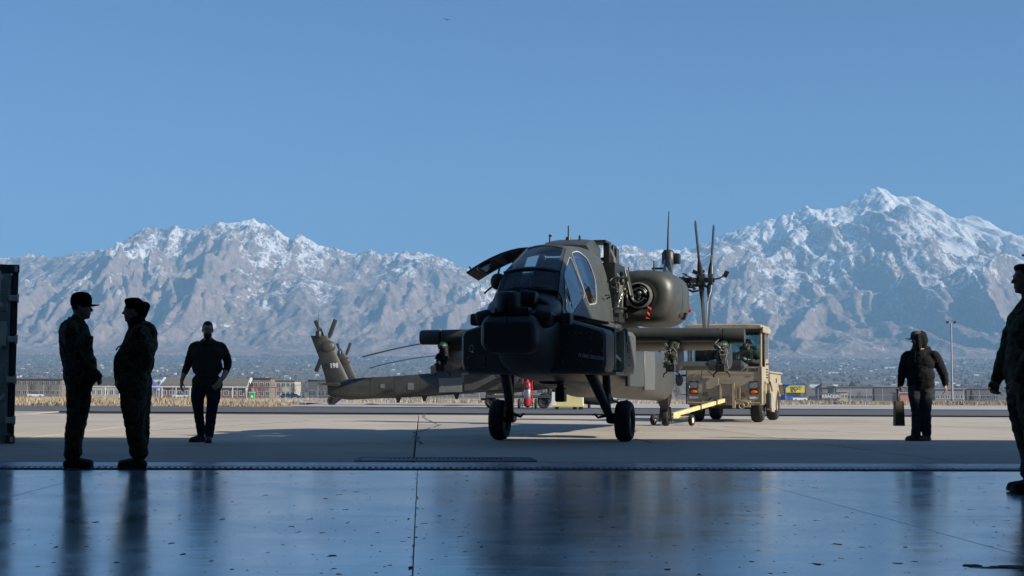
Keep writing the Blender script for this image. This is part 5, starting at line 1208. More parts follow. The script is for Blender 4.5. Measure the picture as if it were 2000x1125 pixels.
# cab: posts, roof, screens
for x in (-HW+.04, HW-.04):
    part('cab_post', M_tan, tug, lambda bm: box(bm, (x, -.52, 1.92), (.06, .06, 1.02), Euler((R(-3), 0, 0)), bev=.012))
    part('cab_post', M_tan, tug, lambda bm: box(bm, (x, .72, 1.86), (.07, .10, 1.02), bev=.012))
part('cab_post', M_mark, tug, lambda bm: box(bm, (-.48, -.545, 1.80), (.05, .04, .70)))
roof = part('cab_roof', M_tan, tug, lambda bm: (loft(bm, [sec(y, 0, 2.44, w, h, 5, 24) for y, w, h in ((-.70, HW-.02, .04), (-.62, HW+.02, .07), (.80, HW+.02, .07), (.86, HW-.03, .04))])), smooth=True)
part('roof_side', M_tan, roof, lambda bm: box(bm, (HW+.03, .10, 2.36), (.05, 1.5, .16), bev=.02))
part('roof_lining', M_tgrey, roof, lambda bm: box(bm, (0, .08, 2.355), (1.8, 1.34, .03)))
part('windscreen', M_tugglass, tug, lambda bm: box(bm, (0, -.55, 1.88), (1.82, .012, .84), Euler((R(-3), 0, 0))))
part('rear_window', M_tugglass, tug, lambda bm: box(bm, (.05, .72, 2.05), (1.5, .012, .48)))
part('cab_back', M_tgrey, tug, lambda bm: (box(bm, (0, .73, 1.62), (1.8, .03, .40)), box(bm, (-.80, .73, 2.0), (.2, .03, .7)), box(bm, (.84, .73, 2.0), (.12, .03, .7)), box(bm, (0, .73, 2.32), (1.8, .03, .1))))
part('dashboard', M_tgrey, tug, lambda bm: (box(bm, (0, -.36, 1.42), (1.8, .3, .12), bev=.03), box(bm, (-.35, -.25, 1.50), (.3, .2, .1))))
part('steering_wheel', M_mark, tug, lambda bm: tube(bm, [(.48+.19*math.cos(a*math.pi/8), -.12+.08*math.sin(a*math.pi/8), 1.66+.17*math.sin(a*math.pi/8)) for a in range(17)], .016, 6), smooth=True)
part('driver_seat', M_tgrey, tug, lambda bm: (box(bm, (.48, .50, 1.62), (.46, .12, .7), bev=.05, seg=2), box(bm, (.48, .26, 1.22), (.46, .46, .14), bev=.04), box(bm, (-.45, .50, 1.62), (.46, .12, .6), bev=.05, seg=2)))
part('seat_cushion', M_lens, tug, lambda bm: sphere(bm, (-.35, .1, 1.52), (.1, .08, .11), 12), smooth=True)
part('window_bar', M_mark, tug, lambda bm: (box(bm, (0, -.562, 2.30), (1.84, .02, .04)), box(bm, (0, -.545, 1.46), (1.84, .02, .05)), box(bm, (.33, .715, 2.05), (.04, .03, .5))))
part('sliding_window_frame', M_tgrey, tug, lambda bm: [box(bm, (x, -.50, 1.86), (.03, .03, .72)) for x in (-.86, -.72, -.52)] and (box(bm, (-.86, -.50, 1.86), (.03, .03, .72)), box(bm, (-.70, -.45, 1.86), (.03, .03, .72))))
door = part('cab_door', M_tan, tug, lambda bm: (box(bm, (HW-.01, .40, 1.20), (.04, .62, .80), bev=.01), box(bm, (HW-.01, .08, 1.98), (.04, .04, .78)), box(bm, (HW-.01, .68, 1.98), (.04, .05, .78)), box(bm, (HW-.01, .38, 2.34), (.04, .62, .05)), box(bm, (HW-.01, .38, 1.60), (.04, .62, .05))))
part('door_window', M_tugglass, door, lambda bm: box(bm, (HW-.01, .38, 1.97), (.01, .56, .68)))
part('door_handle', M_mark, door, lambda bm: (tube(bm, [(HW+.02, .15, 1.50), (HW+.07, .3, 1.50), (HW+.02, .45, 1.50)], .018, 6), [box(bm, (HW+.015, .3, 1.36-.07*k), (.02, .3, .03)) for k in range(4)]))
part('chassis', M_blk, tug, lambda bm: (box(bm, (0, 1.3, .46), (1.1, 3.6, .2)), box(bm, (0, 0, .42), (1.7, .16, .16)), box(bm, (0, 3.2, .42), (1.7, .16, .16))))
rb = part('rear_body', M_tan, tug, lambda bm: (box(bm, (0, 2.6, .96), (1.86, 3.0, .62), bev=.02), box(bm, (HW-.02, 2.6, 1.30), (.05, 3.04, .05), bev=.01)))
part('fender', M_tan, rb, lambda bm: (loft(bm, [[(HW-.06, y, z), (HW+.06, y, z), (HW+.06, y+dy, z+dz), (HW-.06, y+dy, z+dz)] for y, z, dy, dz in ((-.42, .50, .05, 0), (-.42, .80, .05, .02), (-.30, 1.0, .03, .05), (.28, 1.0, -.03, .05), (.55, .50, -.05, 0), (1.0, .30, 0, .06), (1.9, .30, 0, .06), (2.3, .8, .05, .02), (2.6, .98, .02, .05), (3.5, .98, -.02, .05), (3.85, .7, -.05, .02))])))
part('side_skirt', M_tan, rb, lambda bm: prism(bm, [(.55, .85), (.95, .28), (1.55, .24), (2.45, .95), (2.45, 1.25), (.55, 1.25)], Matrix(((0, 0, 1, HW+.035), (1, 0, 0, 0), (0, 1, 0, 0), (0, 0, 0, 1))), .05))
part('deck_rim', M_tand, rb, lambda bm: box(bm, (0, 2.6, 1.285), (1.9, 3.06, .03), bev=.006))
part('deck_box', M_tan, rb, lambda bm: box(bm, (-.3, 1.5, 1.38), (1.0, .8, .2), bev=.02))
letters('side_number', '5 00', .18, M_mark, Matrix.Translation((HW+.063, 2.02, 1.08)) @ Matrix.Rotation(R(90), 4, 'Z') @ Matrix.Rotation(R(90), 4, 'X'), rb)
part('side_sticker', M_ylw, rb, lambda bm: box(bm, (HW+.063, 1.35, .70), (.004, .16, .12)))
part('side_step', M_blk, tug, lambda bm: (box(bm, (HW+.06, .25, .55), (.12, .22, .40), bev=.02), box(bm, (HW+.03, .75, .92), (.10, .5, .06), Euler((R(-25), 0, 0)))))
for (x, y, r_) in ((-.78, 0, .42), (.78, 0, .42), (-.78, 3.2, .44), (.80, 3.2, .44)):
    wheel(tug, (x, y, r_), r_, .30, hub=M_tand, name='wheel')
for x in (-.77, .76):
    h = part('headlight', M_mark, tug, lambda bm: box(bm, (x, -.635, .945), (.25, .05, .20), bev=.03, seg=2), smooth=True)
    part('lens', M_lens, h, lambda bm: box(bm, (x, -.662, .945), (.20, .02, .15), bev=.02), smooth=True)
    sl = part('side_marker', M_mark, tug, lambda bm: box(bm, (x, -.632, .775), (.23, .04, .11), bev=.03, seg=2), smooth=True)
    part('lens', M_org, sl, lambda bm: lathe(bm, [(0, .02), (.05, .018), (.09, 0), (.095, -.01)], 20, Matrix.Translation((x, -.655, .775)) @ Matrix.Rotation(R(90), 4, 'X') @ Matrix.Diagonal((1, .45, 1, 1))), smooth=True)
    part('reflector_strip', M_wht, tug, lambda bm: box(bm, (x, -.624, .63), (.22, .006, .055)))
hitch = part('hitch_plate', M_tan, tug, lambda bm: (box(bm, (.09, -.66, .74), (.30, .06, .50)), [box(bm, (x, -.70, z), (w, .05, h)) for x, z, w, h in ((-.08, .72, .035, .58), (.25, .70, .05, .62), (.085, 1.0, .36, .035))]))
part('hitch_frame', M_tan, hitch, lambda bm: [box(bm, (x, -.68, z), (w, .03, h)) for x, z, w, h in ((.32, .74, .025, .32), (.40, .74, .025, .32), (.36, .90, .10, .025), (.36, .58, .10, .025))] and (box(bm, (.42, -.68, .72), (.025, .03, .36)), box(bm, (.34, -.68, .895), (.18, .03, .025)), box(bm, (.27, -.72, .46), (.08, .08, .20))))
part('pintle', M_blk, hitch, lambda bm: (box(bm, (.02, -.74, .53), (.14, .14, .14), bev=.02), tube(bm, [(.02, -.8, .56), (.0, -.86, .60), (.06, -.84, .62), (.1, -.78, .56)], .025, 6)))
for x, z in ((.46, .42), (.56, .47), (-.42, .46), (-.30, .50)):
    part('towing_eye', M_tan, tug, lambda bm: tube(bm, [(x+.065*math.cos(a*math.pi/6), -.70, z+.065*math.sin(a*math.pi/6)) for a in range(13)], .016, 6), smooth=True)
part('bumper_block', M_tand, tug, lambda bm: (box(bm, (.56, -.65, .47), (.24, .06, .17), bev=.01),))
part('bumper_block', M_tand, tug, lambda bm: (box(bm, (-.40, -.65, .47), (.32, .06, .16), bev=.01),))
FM = lambda x, z: Matrix.Translation((x, -.624, z)) @ Matrix.Rotation(R(90), 4, 'X')
letters('registration_number', '0054 1063', .13, M_mark, FM(.60, 1.335), tug, bold=.004, sx=.95)
for x in (-.48, .46):
    letters('jacking_notice', 'JACK\nSTAND', .052, M_mark, FM(x, .71), tug, bold=.001)
    letters('tie_down_notice', 'TIE\nDOWN', .035, M_mark, FM(x*.72, .60), tug)
letters('inflation_notice', 'TIRE 80 PSI', .03, M_mark, FM(.62, 1.17), tug)
part('warning_patch', M_ylw, tug, lambda bm: box(bm, (-.02, -.624, 1.315), (.34, .005, .10)))
part('wiper', M_mark, tug, lambda bm: (tube(bm, [(-.55, -.66, 1.34), (-.57, -.66, 1.05)], .012, 5), tube(bm, [(-.42, -.66, 1.32), (-.22, -.66, 1.16)], .012, 5)))
part('side_mirror', M_mark, tug, lambda bm: (cyl(bm, (-HW, -.55, 1.19), (-HW-.28, -.62, 1.19), .022, .03, 8), lathe(bm, [(0, -.02), (.11, -.02), (.115, 0), (.11, .02), (0, .025)], 20, Matrix.Translation((-HW-.17, -.66, 1.07)) @ Matrix.Rotation(R(90), 4, 'X') @ Matrix.Diagonal((.9, 1.35, 1, 1)))), smooth=True)

# driver, seated behind the windscreen
DR = empty('person', tug.matrix_basis @ Vector((.50, .22, 1.28)), R(-90-16.5), label='driver in olive jacket and black beanie at the tow tractor wheel', cat='person')
f = Fig()
f.chain(j, [(-.06, 0, .50), (-.05, 0, .34), (-.03, 0, .18), (.0, 0, .08)], [.14, .15, .15, .15]); f.c(j, (-.06, -.17, .50), (-.06, .17, .50), .085, .085); f.c(j, (-.05, -.07, .56), (-.05, .07, .56), .07, .07)
f.c('skin', (-.04, 0, .56), (-.01, 0, .66), .056, .054)
f.chain(j, [(-.06, .21, .48), (.06, .30, .34), (.12, .30, .26)], [.08, .072, .066]); f.chain(j, [(.12, .30, .26), (.22, .20, .27), (.30, .12, .30)], [.066, .06, .05]); hand(f, (.31, .11, .305), (.7, -.6, .2), (.3, .3, -1), reg='glove', curl=1.2, side=1, s=1.15)
f.chain(j, [(-.06, -.21, .48), (.08, -.27, .34), (.14, -.25, .28)], [.08, .072, .066]); f.chain(j, [(.14, -.25, .28), (.24, -.16, .30), (.31, -.08, .34)], [.066, .06, .05]); hand(f, (.32, -.075, .345), (.7, .5, .2), (.3, -.3, -1), reg='glove', curl=1.2, side=-1, s=1.15)
for s in (-1, 1): f.chain(t_, [(.0, s*.1, .05), (.30, s*.14, .06), (.38, s*.13, -.10), (.34, s*.12, -.34)], [.12, .10, .085, .07]); boot(f, (.34, s*.12, -.40), (1, 0, 0))
P = head(f, (.02, 0, .735), (1, -.32, 0), hair=None); f.e('knit', P(-.012, 0, .055), (.104, .090, .088)); f.c('knit', P(-.02, -.06, .03), P(-.02, .06, .03), .05, .05)
f.build('body', {'jacket': M_olive, 'trousers': M_olive, 'skin': M_skin, 'boot': M_boot, 'knit': M_knit, 'glove': M_glove}, DR, .010); eyes(DR, P)

# ---- tow bar from the tractor hitch to the tail wheel
HK = tug.matrix_basis @ Vector((.03, -.86, .56)); TW = hero.matrix_basis @ Vector((0, 10.6, 0))
bar = empty('tow_bar', (TW.x, TW.y, 0), 0, label='yellow aircraft tow bar on small wheels between tail wheel and tractor', cat='tow bar')
h_ = HK - Vector((TW.x, TW.y, 0)); n0 = Vector((h_.x, h_.y, 0)).normalized(); sd = Vector((-n0.y, n0.x, 0)); yw = math.atan2(n0.y, n0.x)
s0 = n0*.42 + Vector((0, 0, .24))
def beam(bm):
    d = (h_-s0); M = Matrix.Translation((s0+h_)/2) @ d.to_track_quat('X', 'Z').to_matrix().to_4x4() @ Matrix.Diagonal((d.length, .075, .095, 1)); bmesh.ops.create_cube(bm, size=1, matrix=M)
bm_ = part('beam', M_yel, bar, beam)
part('beam_band', M_mark, bm_, lambda bm: [box(bm, s0+(h_-s0)*t, (.03, .115, .14), Matrix.Rotation(yw, 3, 'Z')) for t in (.5,)] + [box(bm, s0+(h_-s0)*.82, (.06, .113, .135), Matrix.Rotation(yw, 3, 'Z'))])
part('eye_ring', M_blk, bar, lambda bm: tube(bm, [h_+n0*(.05+.06*math.cos(a*math.pi/5))+Vector((0, 0, .0))+sd*.06*math.sin(a*math.pi/5) for a in range(11)], .018, 6))
part('axle', M_yel, bar, lambda bm: (box(bm, n0*.45+Vector((0, 0, .17)), (.12, .95, .06), Matrix.Rotation(yw, 3, 'Z'), bev=.01), [box(bm, n0*.22+sd*q*.16+Vector((0, 0, .20)), (.5, .05, .06), Matrix.Rotation(yw, 3, 'Z')) for q in (-1, 1)], cyl(bm, -n0*.02-sd*.2+Vector((0, 0, .2)), -n0*.02+sd*.2+Vector((0, 0, .2)), .025, .025, 8)))
for q in (-1, 1):
    w = empty('wheel_mount', n0*.45+sd*q*.46, yw+R(90)); w.parent = bar
    wheel(w, (0, 0, .13), .13, .09, hub=M_wht, name='tyre', n=20)

# ---- shipping container, door end towards us, at the left edge
M_cont = mat('container_green', (0.21, 0.25, 0.21), 0.55, var=0.12, vscale=2, dirt=(0.28, 0.30, 0.27), dscale=2.5)
M_contd = mat('container_dark', (0.03, 0.035, 0.032), 0.6, var=0.2)
M_cpale = mat('container_plate', (0.40, 0.43, 0.38), 0.5, var=0.12, vscale=5)
cg = at(27, 866, 20.85)
ct = empty('shipping_container', (cg.x, cg.y, 0), R(23), label='drab green shipping container with locking bars at the left edge', cat='container')
CW, CH, CL = 2.44, 2.53, 6.06
def corr(bm, p, q, n=30, out=Vector((1, 0, 0)), z0=.14, z1=2.42):
    p = Vector(p); q = Vector(q); prev = None
    for i in range(n*4+1):
        t = i/(n*4); o_ = out*(.0 if (i % 4) in (0, 1) else -.035); b_ = p+(q-p)*t+o_
        a = bm.verts.new(b_+Vector((0, 0, z0))); c = bm.verts.new(b_+Vector((0, 0, z1)))
        if prev: bm.faces.new((prev[0], a, c, prev[1]))
        prev = (a, c)
part('side_panel', M_cont, ct, lambda bm: corr(bm, (-.02, .06, 0), (-.02, CL-.06, 0)))
part('side_panel', M_cont, ct, lambda bm: corr(bm, (-CW+.02, .06, 0), (-CW+.02, CL-.06, 0), out=Vector((-1, 0, 0))))
part('roof', M_cont, ct, lambda bm: box(bm, (-CW/2, CL/2, CH-.05), (CW-.06, CL-.06, .04)))
part('floor', M_contd, ct, lambda bm: box(bm, (-CW/2, CL/2, .10), (CW-.06, CL-.06, .06)))
part('end_wall', M_cont, ct, lambda bm: corr(bm, (-.06, CL-.03, 0), (-CW+.06, CL-.03, 0), n=12, out=Vector((0, 1, 0))))
for x in (-.04, -CW+.04):
    for y in (.06, CL-.06):
        part('corner_post', M_contd if x > -1 and y < 1 else M_cont, ct, lambda bm: box(bm, (x, y, CH/2), (.08, .12, CH-.1)))
        for z in (.06, CH-.06):
            cc = part('corner_casting', M_contd, ct, lambda bm: box(bm, (x-.012 if x > -1 else x+.012, y, z), (.125, .16, .12), bev=.012))
            part('casting_slot', M_cpale, cc, lambda bm: box(bm, (x+.004, y-.082 if y < 1 else y+.082, z), (.045, .006, .075), bev=.002))
for z in (.08, CH-.06): part('end_rail', M_contd if z > 1 else M_cont, ct, lambda bm: box(bm, (-CW/2, .05, z), (CW-.1, .1, .12)))
for k in (0, 1):
    x0 = -.10-k*1.13; d = part('door', M_cont, ct, lambda bm: (box(bm, (x0-.55, -.005, CH/2), (1.10, .05, CH-.26)), [box(bm, (x0-.55, -.035, z), (1.04, .03, .32), bev=.012) for z in (.42, .95, 1.5, 2.02)]))
    for xx in (-.16, -.40, -.86):
        part('locking_bar', M_cpale, d, lambda bm: (cyl(bm, (x0+xx, -.07, .12), (x0+xx, -.07, CH-.1), .020, .020, 10), [box(bm, (x0+xx, -.05, z), (.10, .05, .06), bev=.006) for z in (.2, .7, 1.35, 1.95, 2.34)]), smooth=True)
    for z in (.33, .90, 1.47, 2.05):
        part('hinge', M_cpale, d, lambda bm: (box(bm, (x0+.035, -.045, z), (.14, .05, .085), bev=.01), cyl(bm, (x0+.09, -.05, z-.06), (x0+.09, -.05, z+.06), .02, .02, 8)))
    part('lock_handle', M_cpale, d, lambda bm: (box(bm, (x0-.28, -.10, 1.05), (.34, .03, .035)), box(bm, (x0-.16, -.09, .78), (.03, .05, .16)), cyl(bm, (x0-.12, -.09, .62), (x0-.05, -.09, .70), .02, .02, 8)))
    part('data_plate', M_cpale, d, lambda bm: box(bm, (x0-.13, -.078, 1.55), (.16, .012, .34), bev=.004))

# ---- parked helicopters on the far pad
h2 = apache('attack_helicopter', (1.65, 73.3, 0.03), R(90), 'parked drab attack helicopter in side view with number 198 on its tail fin', hero=False, M_hg=mat('shaded_drab', (0.033, 0.032, 0.025), 0.5, var=0.35, vscale=1.2, dirt=(0.055, 0.05, 0.039), dscale=.7))  # same drab paint, darkened and browned to stand in for rotor shadow
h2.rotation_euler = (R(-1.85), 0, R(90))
T198 = lambda y, z: Matrix.Translation((-.134, y, z)) @ Matrix.Rotation(R(-90), 4, 'Z') @ Matrix.Rotation(R(90), 4, 'X') @ Matrix.Rotation(R(2), 4, 'Z')
letters('tail_number', '198', .34, M_wht, T198(10.40, 2.28), h2, bold=.004, sx=.85); letters('tail_number', '03', .34, M_hk, T198(10.78, 2.28), h2, sx=.85)
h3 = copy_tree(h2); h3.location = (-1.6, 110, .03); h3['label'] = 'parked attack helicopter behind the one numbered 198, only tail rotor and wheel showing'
for ch in list(h3.children):
    if ch.name.startswith('tail_number'): bpy.data.objects.remove(ch)

# ---- wheeled fire extinguisher
ex = at(1030, 797.5, 63.5); fe = empty('fire_extinguisher', (ex.x, ex.y, 0), R(-6), label='red wheeled fire extinguisher with silver band under the helicopter', cat='extinguisher')
M_fr = mat('extinguisher_red', (0.42, 0.025, 0.03), 0.35, var=0.1)
part('cylinder', M_fr, fe, lambda bm: lathe(bm, [(0, .06), (.08, .08), (.155, .16), (.16, .25), (.16, 1.05), (.12, 1.15), (.05, 1.2), (.04, 1.28), (0, 1.28)], 20, Matrix.Translation((0, 0, 0))), smooth=True)
part('label_band', M_stl, fe, lambda bm: lathe(bm, [(.162, .45), (.164, .46), (.164, .80), (.162, .81)], 20), smooth=True)
part('frame', M_fr, fe, lambda bm: [tube(bm, [(x, -.05, .03), (x, -.04, .6), (x*.9, .02, 1.3)], .02, 6) for x in (-.22, .22)] + [tube(bm, [(-.2, .02, 1.3), (0, .03, 1.34), (.2, .02, 1.3)], .02, 6), tube(bm, [(-.34, .05, .22), (.34, .05, .22)], .02, 6)])
for x in (-.36, .36): wheel(fe, (x, .05, .22), .22, .10, hub=M_mark, name='wheel', n=20)
part('hose', M_mark, fe, lambda bm: tube(bm, [(.05+.09*math.cos(a), -.17, 1.0+.12*math.sin(a)) for a in np.linspace(0, 9, 30)], .015, 5))

# ---- pale yellow ground unit and dark tank
yb = at(1109, 799.5, 61.5); yu = empty('ground_unit', (yb.x, yb.y, 0), R(-4), label='pale yellow boxy ground equipment unit on feet under the helicopter', cat='equipment')
M_py = mat('pale_yellow', (0.66, 0.60, 0.27), 0.5, var=0.1, vscale=3)
part('housing', M_py, yu, lambda bm: (box(bm, (0, 0, .42), (1.30, .9, .62), bev=.02), box(bm, (0, 0, .16), (1.34, .95, .06))))
part('side_panel', M_wht, yu, lambda bm: box(bm, (-.56, -.453, .44), (.17, .012, .56)))
part('panel_seam', M_yel, yu, lambda bm: box(bm, (.08, -.455, .20), (1.1, .012, .03)))
part('control_panel', M_mark, yu, lambda bm: box(bm, (-.20, -.457, .56), (.32, .012, .30)))
for x in (-.45, .3, .55): part('foot', M_mark, yu, lambda bm: box(bm, (x, -.35, .07), (.16, .14, .13)))
tk = at(1168, 796, 66); ft = empty('fuel_tank', (tk.x, tk.y, 0), R(3), label='dark external fuel tank lying beside the pale yellow unit', cat='tank')
part('shell', M_hk, ft, lambda bm: lathe(bm, [(0, -.95), (.12, -.85), (.22, -.5), (.25, 0), (.22, .5), (.12, .85), (0, .95)], 20, Matrix.Translation((0, 0, .40)) @ Matrix.Rotation(R(90), 4, 'Y')), smooth=True)
for x in (-.4, .4): part('cradle', M_mark, ft, lambda bm: box(bm, (x, 0, .1), (.08, .5, .18), bev=.01))
# ---- low trailer with tyres behind
tr = at(1062, 797, 64.5); tl = empty('trailer', (tr.x, tr.y, 0), 0, label='low flat trailer with fat tyres behind the fire extinguisher', cat='trailer')
part('bed', M_hg, tl, lambda bm: (box(bm, (-.9, .3, .52), (3.2, .9, .12), bev=.01), box(bm, (-2.5, .3, .40), (.5, .5, .1))))
for x in (-2.3, 0.0): 
    w = empty('wheel_mount', (x, 0, 0), R(90)); w.parent = tl; wheel(w, (0, 0, .27), .27, .2, hub=M_hk, name='wheel', n=24)

# ================================================================ FAR SIDE OF THE FIELD
def gz(y): return float(plain_z(y))
# ---- dry grass along the taxiway
M_grass = mat('dry_grass', (0.36, 0.30, 0.21), 0.95, var=0.35, vscale=0.35, spec=0.1, dirt=(0.25, 0.17, 0.10), dscale=0.12)
def grass():
    rng = np.random.default_rng(8); V = []; F = []
    N_ = 26000
    Y = 66.8 + (rng.random(N_)**2.2)*75; X = (rng.random(N_)-.5)*2*(Y*.37+4)
    keep = ~((X > -11.5) & (Y < 86.5)); X, Y = X[keep], Y[keep]
    cl = fbm(X/3.1, Y/5.0, 3); cl2 = fbm(X/9.0+4, Y/14.0, 2)
    H = np.clip(.22+.40*cl+.30*cl2, .04, .7)*(.75+.5*rng.random(len(X)))
    for x, y, h in zip(X, Y, H):
        z = gz(y)-.03
        for b in range(4):
            a = rng.uniform(0, math.pi); w = .035*(.6+h); dx, dy = math.cos(a)*w, math.sin(a)*w; ox, oy = rng.normal(0, .12, 2); lx, ly = rng.normal(0, .22, 2)*h
            i = len(V); V += [(x+ox-dx, y+oy-dy, z), (x+ox+dx, y+oy+dy, z), (x+ox+lx, y+oy+ly, z+h*rng.uniform(.7, 1.15))]; F.append((i, i+1, i+2))
    return raw('dry_grass', V, F, M_grass)
tag(grass(), 'tall dry tan grass bordering the taxiway', 'grass', kind='stuff')

# ---- generic buildings
M_glz = mat('far_glass', (0.05, 0.065, 0.08), 0.15, spec=0.6)
def building(name, px0, px1, ytop, D, depth, label, wall, roof, kind='flat', eave=None, win=None, trim=None, wz=1.2, cat='building', door=True):
    a = at(px0, 770, D); b = at(px1, 770, D); zt = at((px0+px1)/2, ytop, D).z; g0 = gz(D)-.3
    w = b.x-a.x; root = empty(name, ((a.x+b.x)/2, D, g0), 0, label=label, cat=cat)
    h = zt-g0; he = h if kind == 'flat' else (at((px0+px1)/2, eave, D).z-g0)
    part('wall', wall, root, lambda bm: box(bm, (0, depth/2, he/2), (w, depth, he)))
    if kind == 'flat':
        part('roof', roof, root, lambda bm: (box(bm, (0, depth/2, h+.12), (w+.8, depth+.8, .3)), ))
    elif kind == 'hip':
        part('roof', roof, root, lambda bm: loft(bm, [[(-w/2-.5, -.5, he), (w/2+.5, -.5, he), (w/2+.5, depth+.5, he), (-w/2-.5, depth+.5, he)], [(-w*.24, depth*.45, h), (w*.24, depth*.45, h), (w*.24, depth*.55, h), (-w*.24, depth*.55, h)]]))
    else:
        r_ = part('roof', roof, root, lambda bm: loft(bm, [[(x, -.6, he-.2), (x, -.6, he+.05), (x, depth/2, h), (x, depth+.6, he+.05), (x, depth+.6, he-.2), (x, depth/2, h-.3)] for x in (-w/2-.3, w/2+.3)]))
        for x in (-w/2-.45, w/2+.45): part('gable_trim', trim or M_wht, r_, lambda bm: loft(bm, [[(x-.35, -.7, he-.3), (x+.35, -.7, he-.3), (x+.35, depth/2, h+.25), (x-.35, depth/2, h+.25)], [(x-.35, -.6, he-1.0), (x+.35, -.6, he-1.0), (x+.35, depth/2+.2, h-.4), (x-.35, depth/2+.2, h-.4)]]))
    if win:
        rows, n, ww, hh = win; me = None
        for r0 in range(rows):
            for i in range(n):
                x = -w/2 + w*(i+.5)/n; z = wz + r0*2.9 + hh/2
                if z+hh/2 > he-.2: continue
                f_ = bpy.data.objects.new('window', me) if me else None
                if f_ is None:
                    bm = bmesh.new()
                    for sx, sz, sw, sh in ((0, hh/2, ww+.16, .1), (0, -hh/2, ww+.16, .1), (-ww/2, 0, .1, hh), (ww/2, 0, .1, hh), (0, 0, .07, hh)): box(bm, (sx, -.06, sz), (sw, .1, sh))
                    f_ = finish('window', bm, trim or M_wht); me = f_.data
                    bm = bmesh.new(); box(bm, (0, -.012, 0), (ww, .03, hh)); gme = finish('pane', bm, M_glz); gm = gme.data; bpy.data.objects.remove(gme)
                else: COL.objects.link(f_)
                f_.parent = root; f_.location = (x, 0, z)
                g_ = bpy.data.objects.new('pane', gm); COL.objects.link(g_); g_.parent = f_
    return root
def paint(n, c, **k): return mat(n, c, 0.8, var=0.12, vscale=0.6, **k)
C_taupe = paint('taupe_wall', (.20, .17, .145)); C_brown = paint('brown_roof', (.11, .09, .08)); C_cream = paint('cream_wall', (.42, .39, .34)); C_groof = paint('green_grey_roof', (.075, .09, .08))
C_oroof = paint('olive_roof', (.16, .155, .12)); C_brick = paint('brick_wall', (.22, .12, .09)); C_dgrey = paint('dark_grey_wall', (.11, .115, .125)); C_grey = paint('grey_metal_wall', (.20, .21, .22)); C_lgrey = paint('light_grey_wall', (.33, .34, .34))
C_blue = paint('blue_panel', (.03, .12, .42)); C_yel = paint('yellow_panel', (.80, .62, .02)); C_groof2 = paint('grey_roof', (.15, .155, .16)); C_red = paint('red_steel', (.40, .08, .06)); C_pink = paint('faded_red', (.42, .18, .15))
building('apartment_building', 20, 120, 741, 470, 14, 'long taupe flat-roofed apartment block at the far left behind the container', C_taupe, C_brown, 'flat', win=(2, 9, 1.2, 1.3), trim=C_cream)
building('low_building', 121, 174, 744, 476, 12, 'small taupe flat-roofed block beside the long apartment building', C_taupe, C_brown, 'flat', win=(2, 5, 1.2, 1.3), trim=C_cream)
building('house', 176, 236, 737, 455, 13, 'pale house with dark green-grey hipped roof between the two standing soldiers', C_cream, C_groof, 'hip', eave=753, win=(1, 5, 1.1, 1.5), trim=C_wht if 'C_wht' in globals() else None)
building('gabled_building', 313, 479, 738, 480, 16, 'long brick building with olive roof and white gable edges behind the walking person', C_brick, C_oroof, 'gable', eave=757, win=(1, 11, 1.5, 1.6))
building('modern_building', 482, 528, 739, 500, 14, 'brown modern block with flat roofs right of the white-gabled building', C_taupe, C_brown, 'flat', win=(2, 4, 1.3, 1.5))
building('office_building', 530, 576, 744, 510, 14, 'pale brown office block with white windows left of the parked helicopter', C_cream, C_brown, 'flat', win=(2, 5, 1.2, 1.5))
building('grey_building', 601, 668, 742, 430, 14, 'dark grey flat-roofed building behind the tail fin numbered 198', C_dgrey, C_groof2, 'flat', win=(2, 4, 2.2, 1.5), trim=C_lgrey)
# right side
bst = building('store_building', 1533, 1568, 752, 560, 20, 'blue electronics store with yellow BEST tag sign right of the tractor', C_blue, C_blue, 'flat', cat='store')
sg = at(1553, 760, 559.2)
sr = empty('store_sign', (sg.x, sg.y, sg.z), 0); sr.parent = bst; sr.matrix_parent_inverse = bst.matrix_basis.inverted()
part('tag_board', C_yel, sr, lambda bm: prism(bm, [(-3.4, -1.35), (3.6, -1.35), (3.6, 1.35), (-2.2, 1.35), (-3.6, .4)], Matrix.Rotation(R(90), 4, 'X'), .3))
letters('sign_lettering', 'BEST', 1.9, M_mark, Matrix.Translation((.25, -.2, .25)) @ Matrix.Rotation(R(90), 4, 'X'), sr, bold=.03, sx=1.05); letters('sign_lettering', 'BUY', 1.2, M_mark, Matrix.Translation((-.6, -.2, -.85)) @ Matrix.Rotation(R(90), 4, 'X'), sr, bold=.02)
part('blue_fascia', C_blue, bst, lambda bm: prism(bm, [(-3.5, 0), (4.2, 0), (4.2, 2.0), (-3.5, .3)], Matrix.Translation((-.2, -.2, at(1550, 757, 560).z-bst.location.z)) @ Matrix.Rotation(R(90), 4, 'X'), .3))
building('gabled_shed', 1606, 1632, 749, 520, 12, 'grey gabled shed right of the blue store', C_grey, C_groof2, 'hip', eave=757)
building('long_warehouse', 1634, 1704, 756, 500, 14, 'long grey low warehouse behind the perimeter fence, nearest the gabled shed', C_grey, C_groof2, 'flat', win=(1, 8, 1.2, 1.0), trim=C_lgrey)
building('flat_warehouse', 1708, 1772, 755, 520, 16, 'grey warehouse with pale roof directly left of the hooded person', C_dgrey, C_lgrey, 'flat')
building('red_store', 1758, 1776, 768, 400, 8, 'small faded red shed by the fence beside the hooded person', C_pink, C_lgrey, 'flat')
building('tan_store', 1636, 1655, 765, 410, 8, 'small tan cabin by the fence right of the lettered trailer', C_cream, C_lgrey, 'flat', win=(1, 3, .8, .9))
building('pale_warehouse', 1826, 1884, 760, 430, 12, 'pale grey warehouse behind the floodlight pole', C_grey, C_lgrey, 'flat', win=(1, 6, 1.0, 1.0))
building('end_warehouse', 1888, 1950, 759, 440, 12, 'dark grey warehouse at the far right behind the fence', C_dgrey, C_groof2, 'flat', win=(1, 5, 1.4, 1.0), trim=C_lgrey)
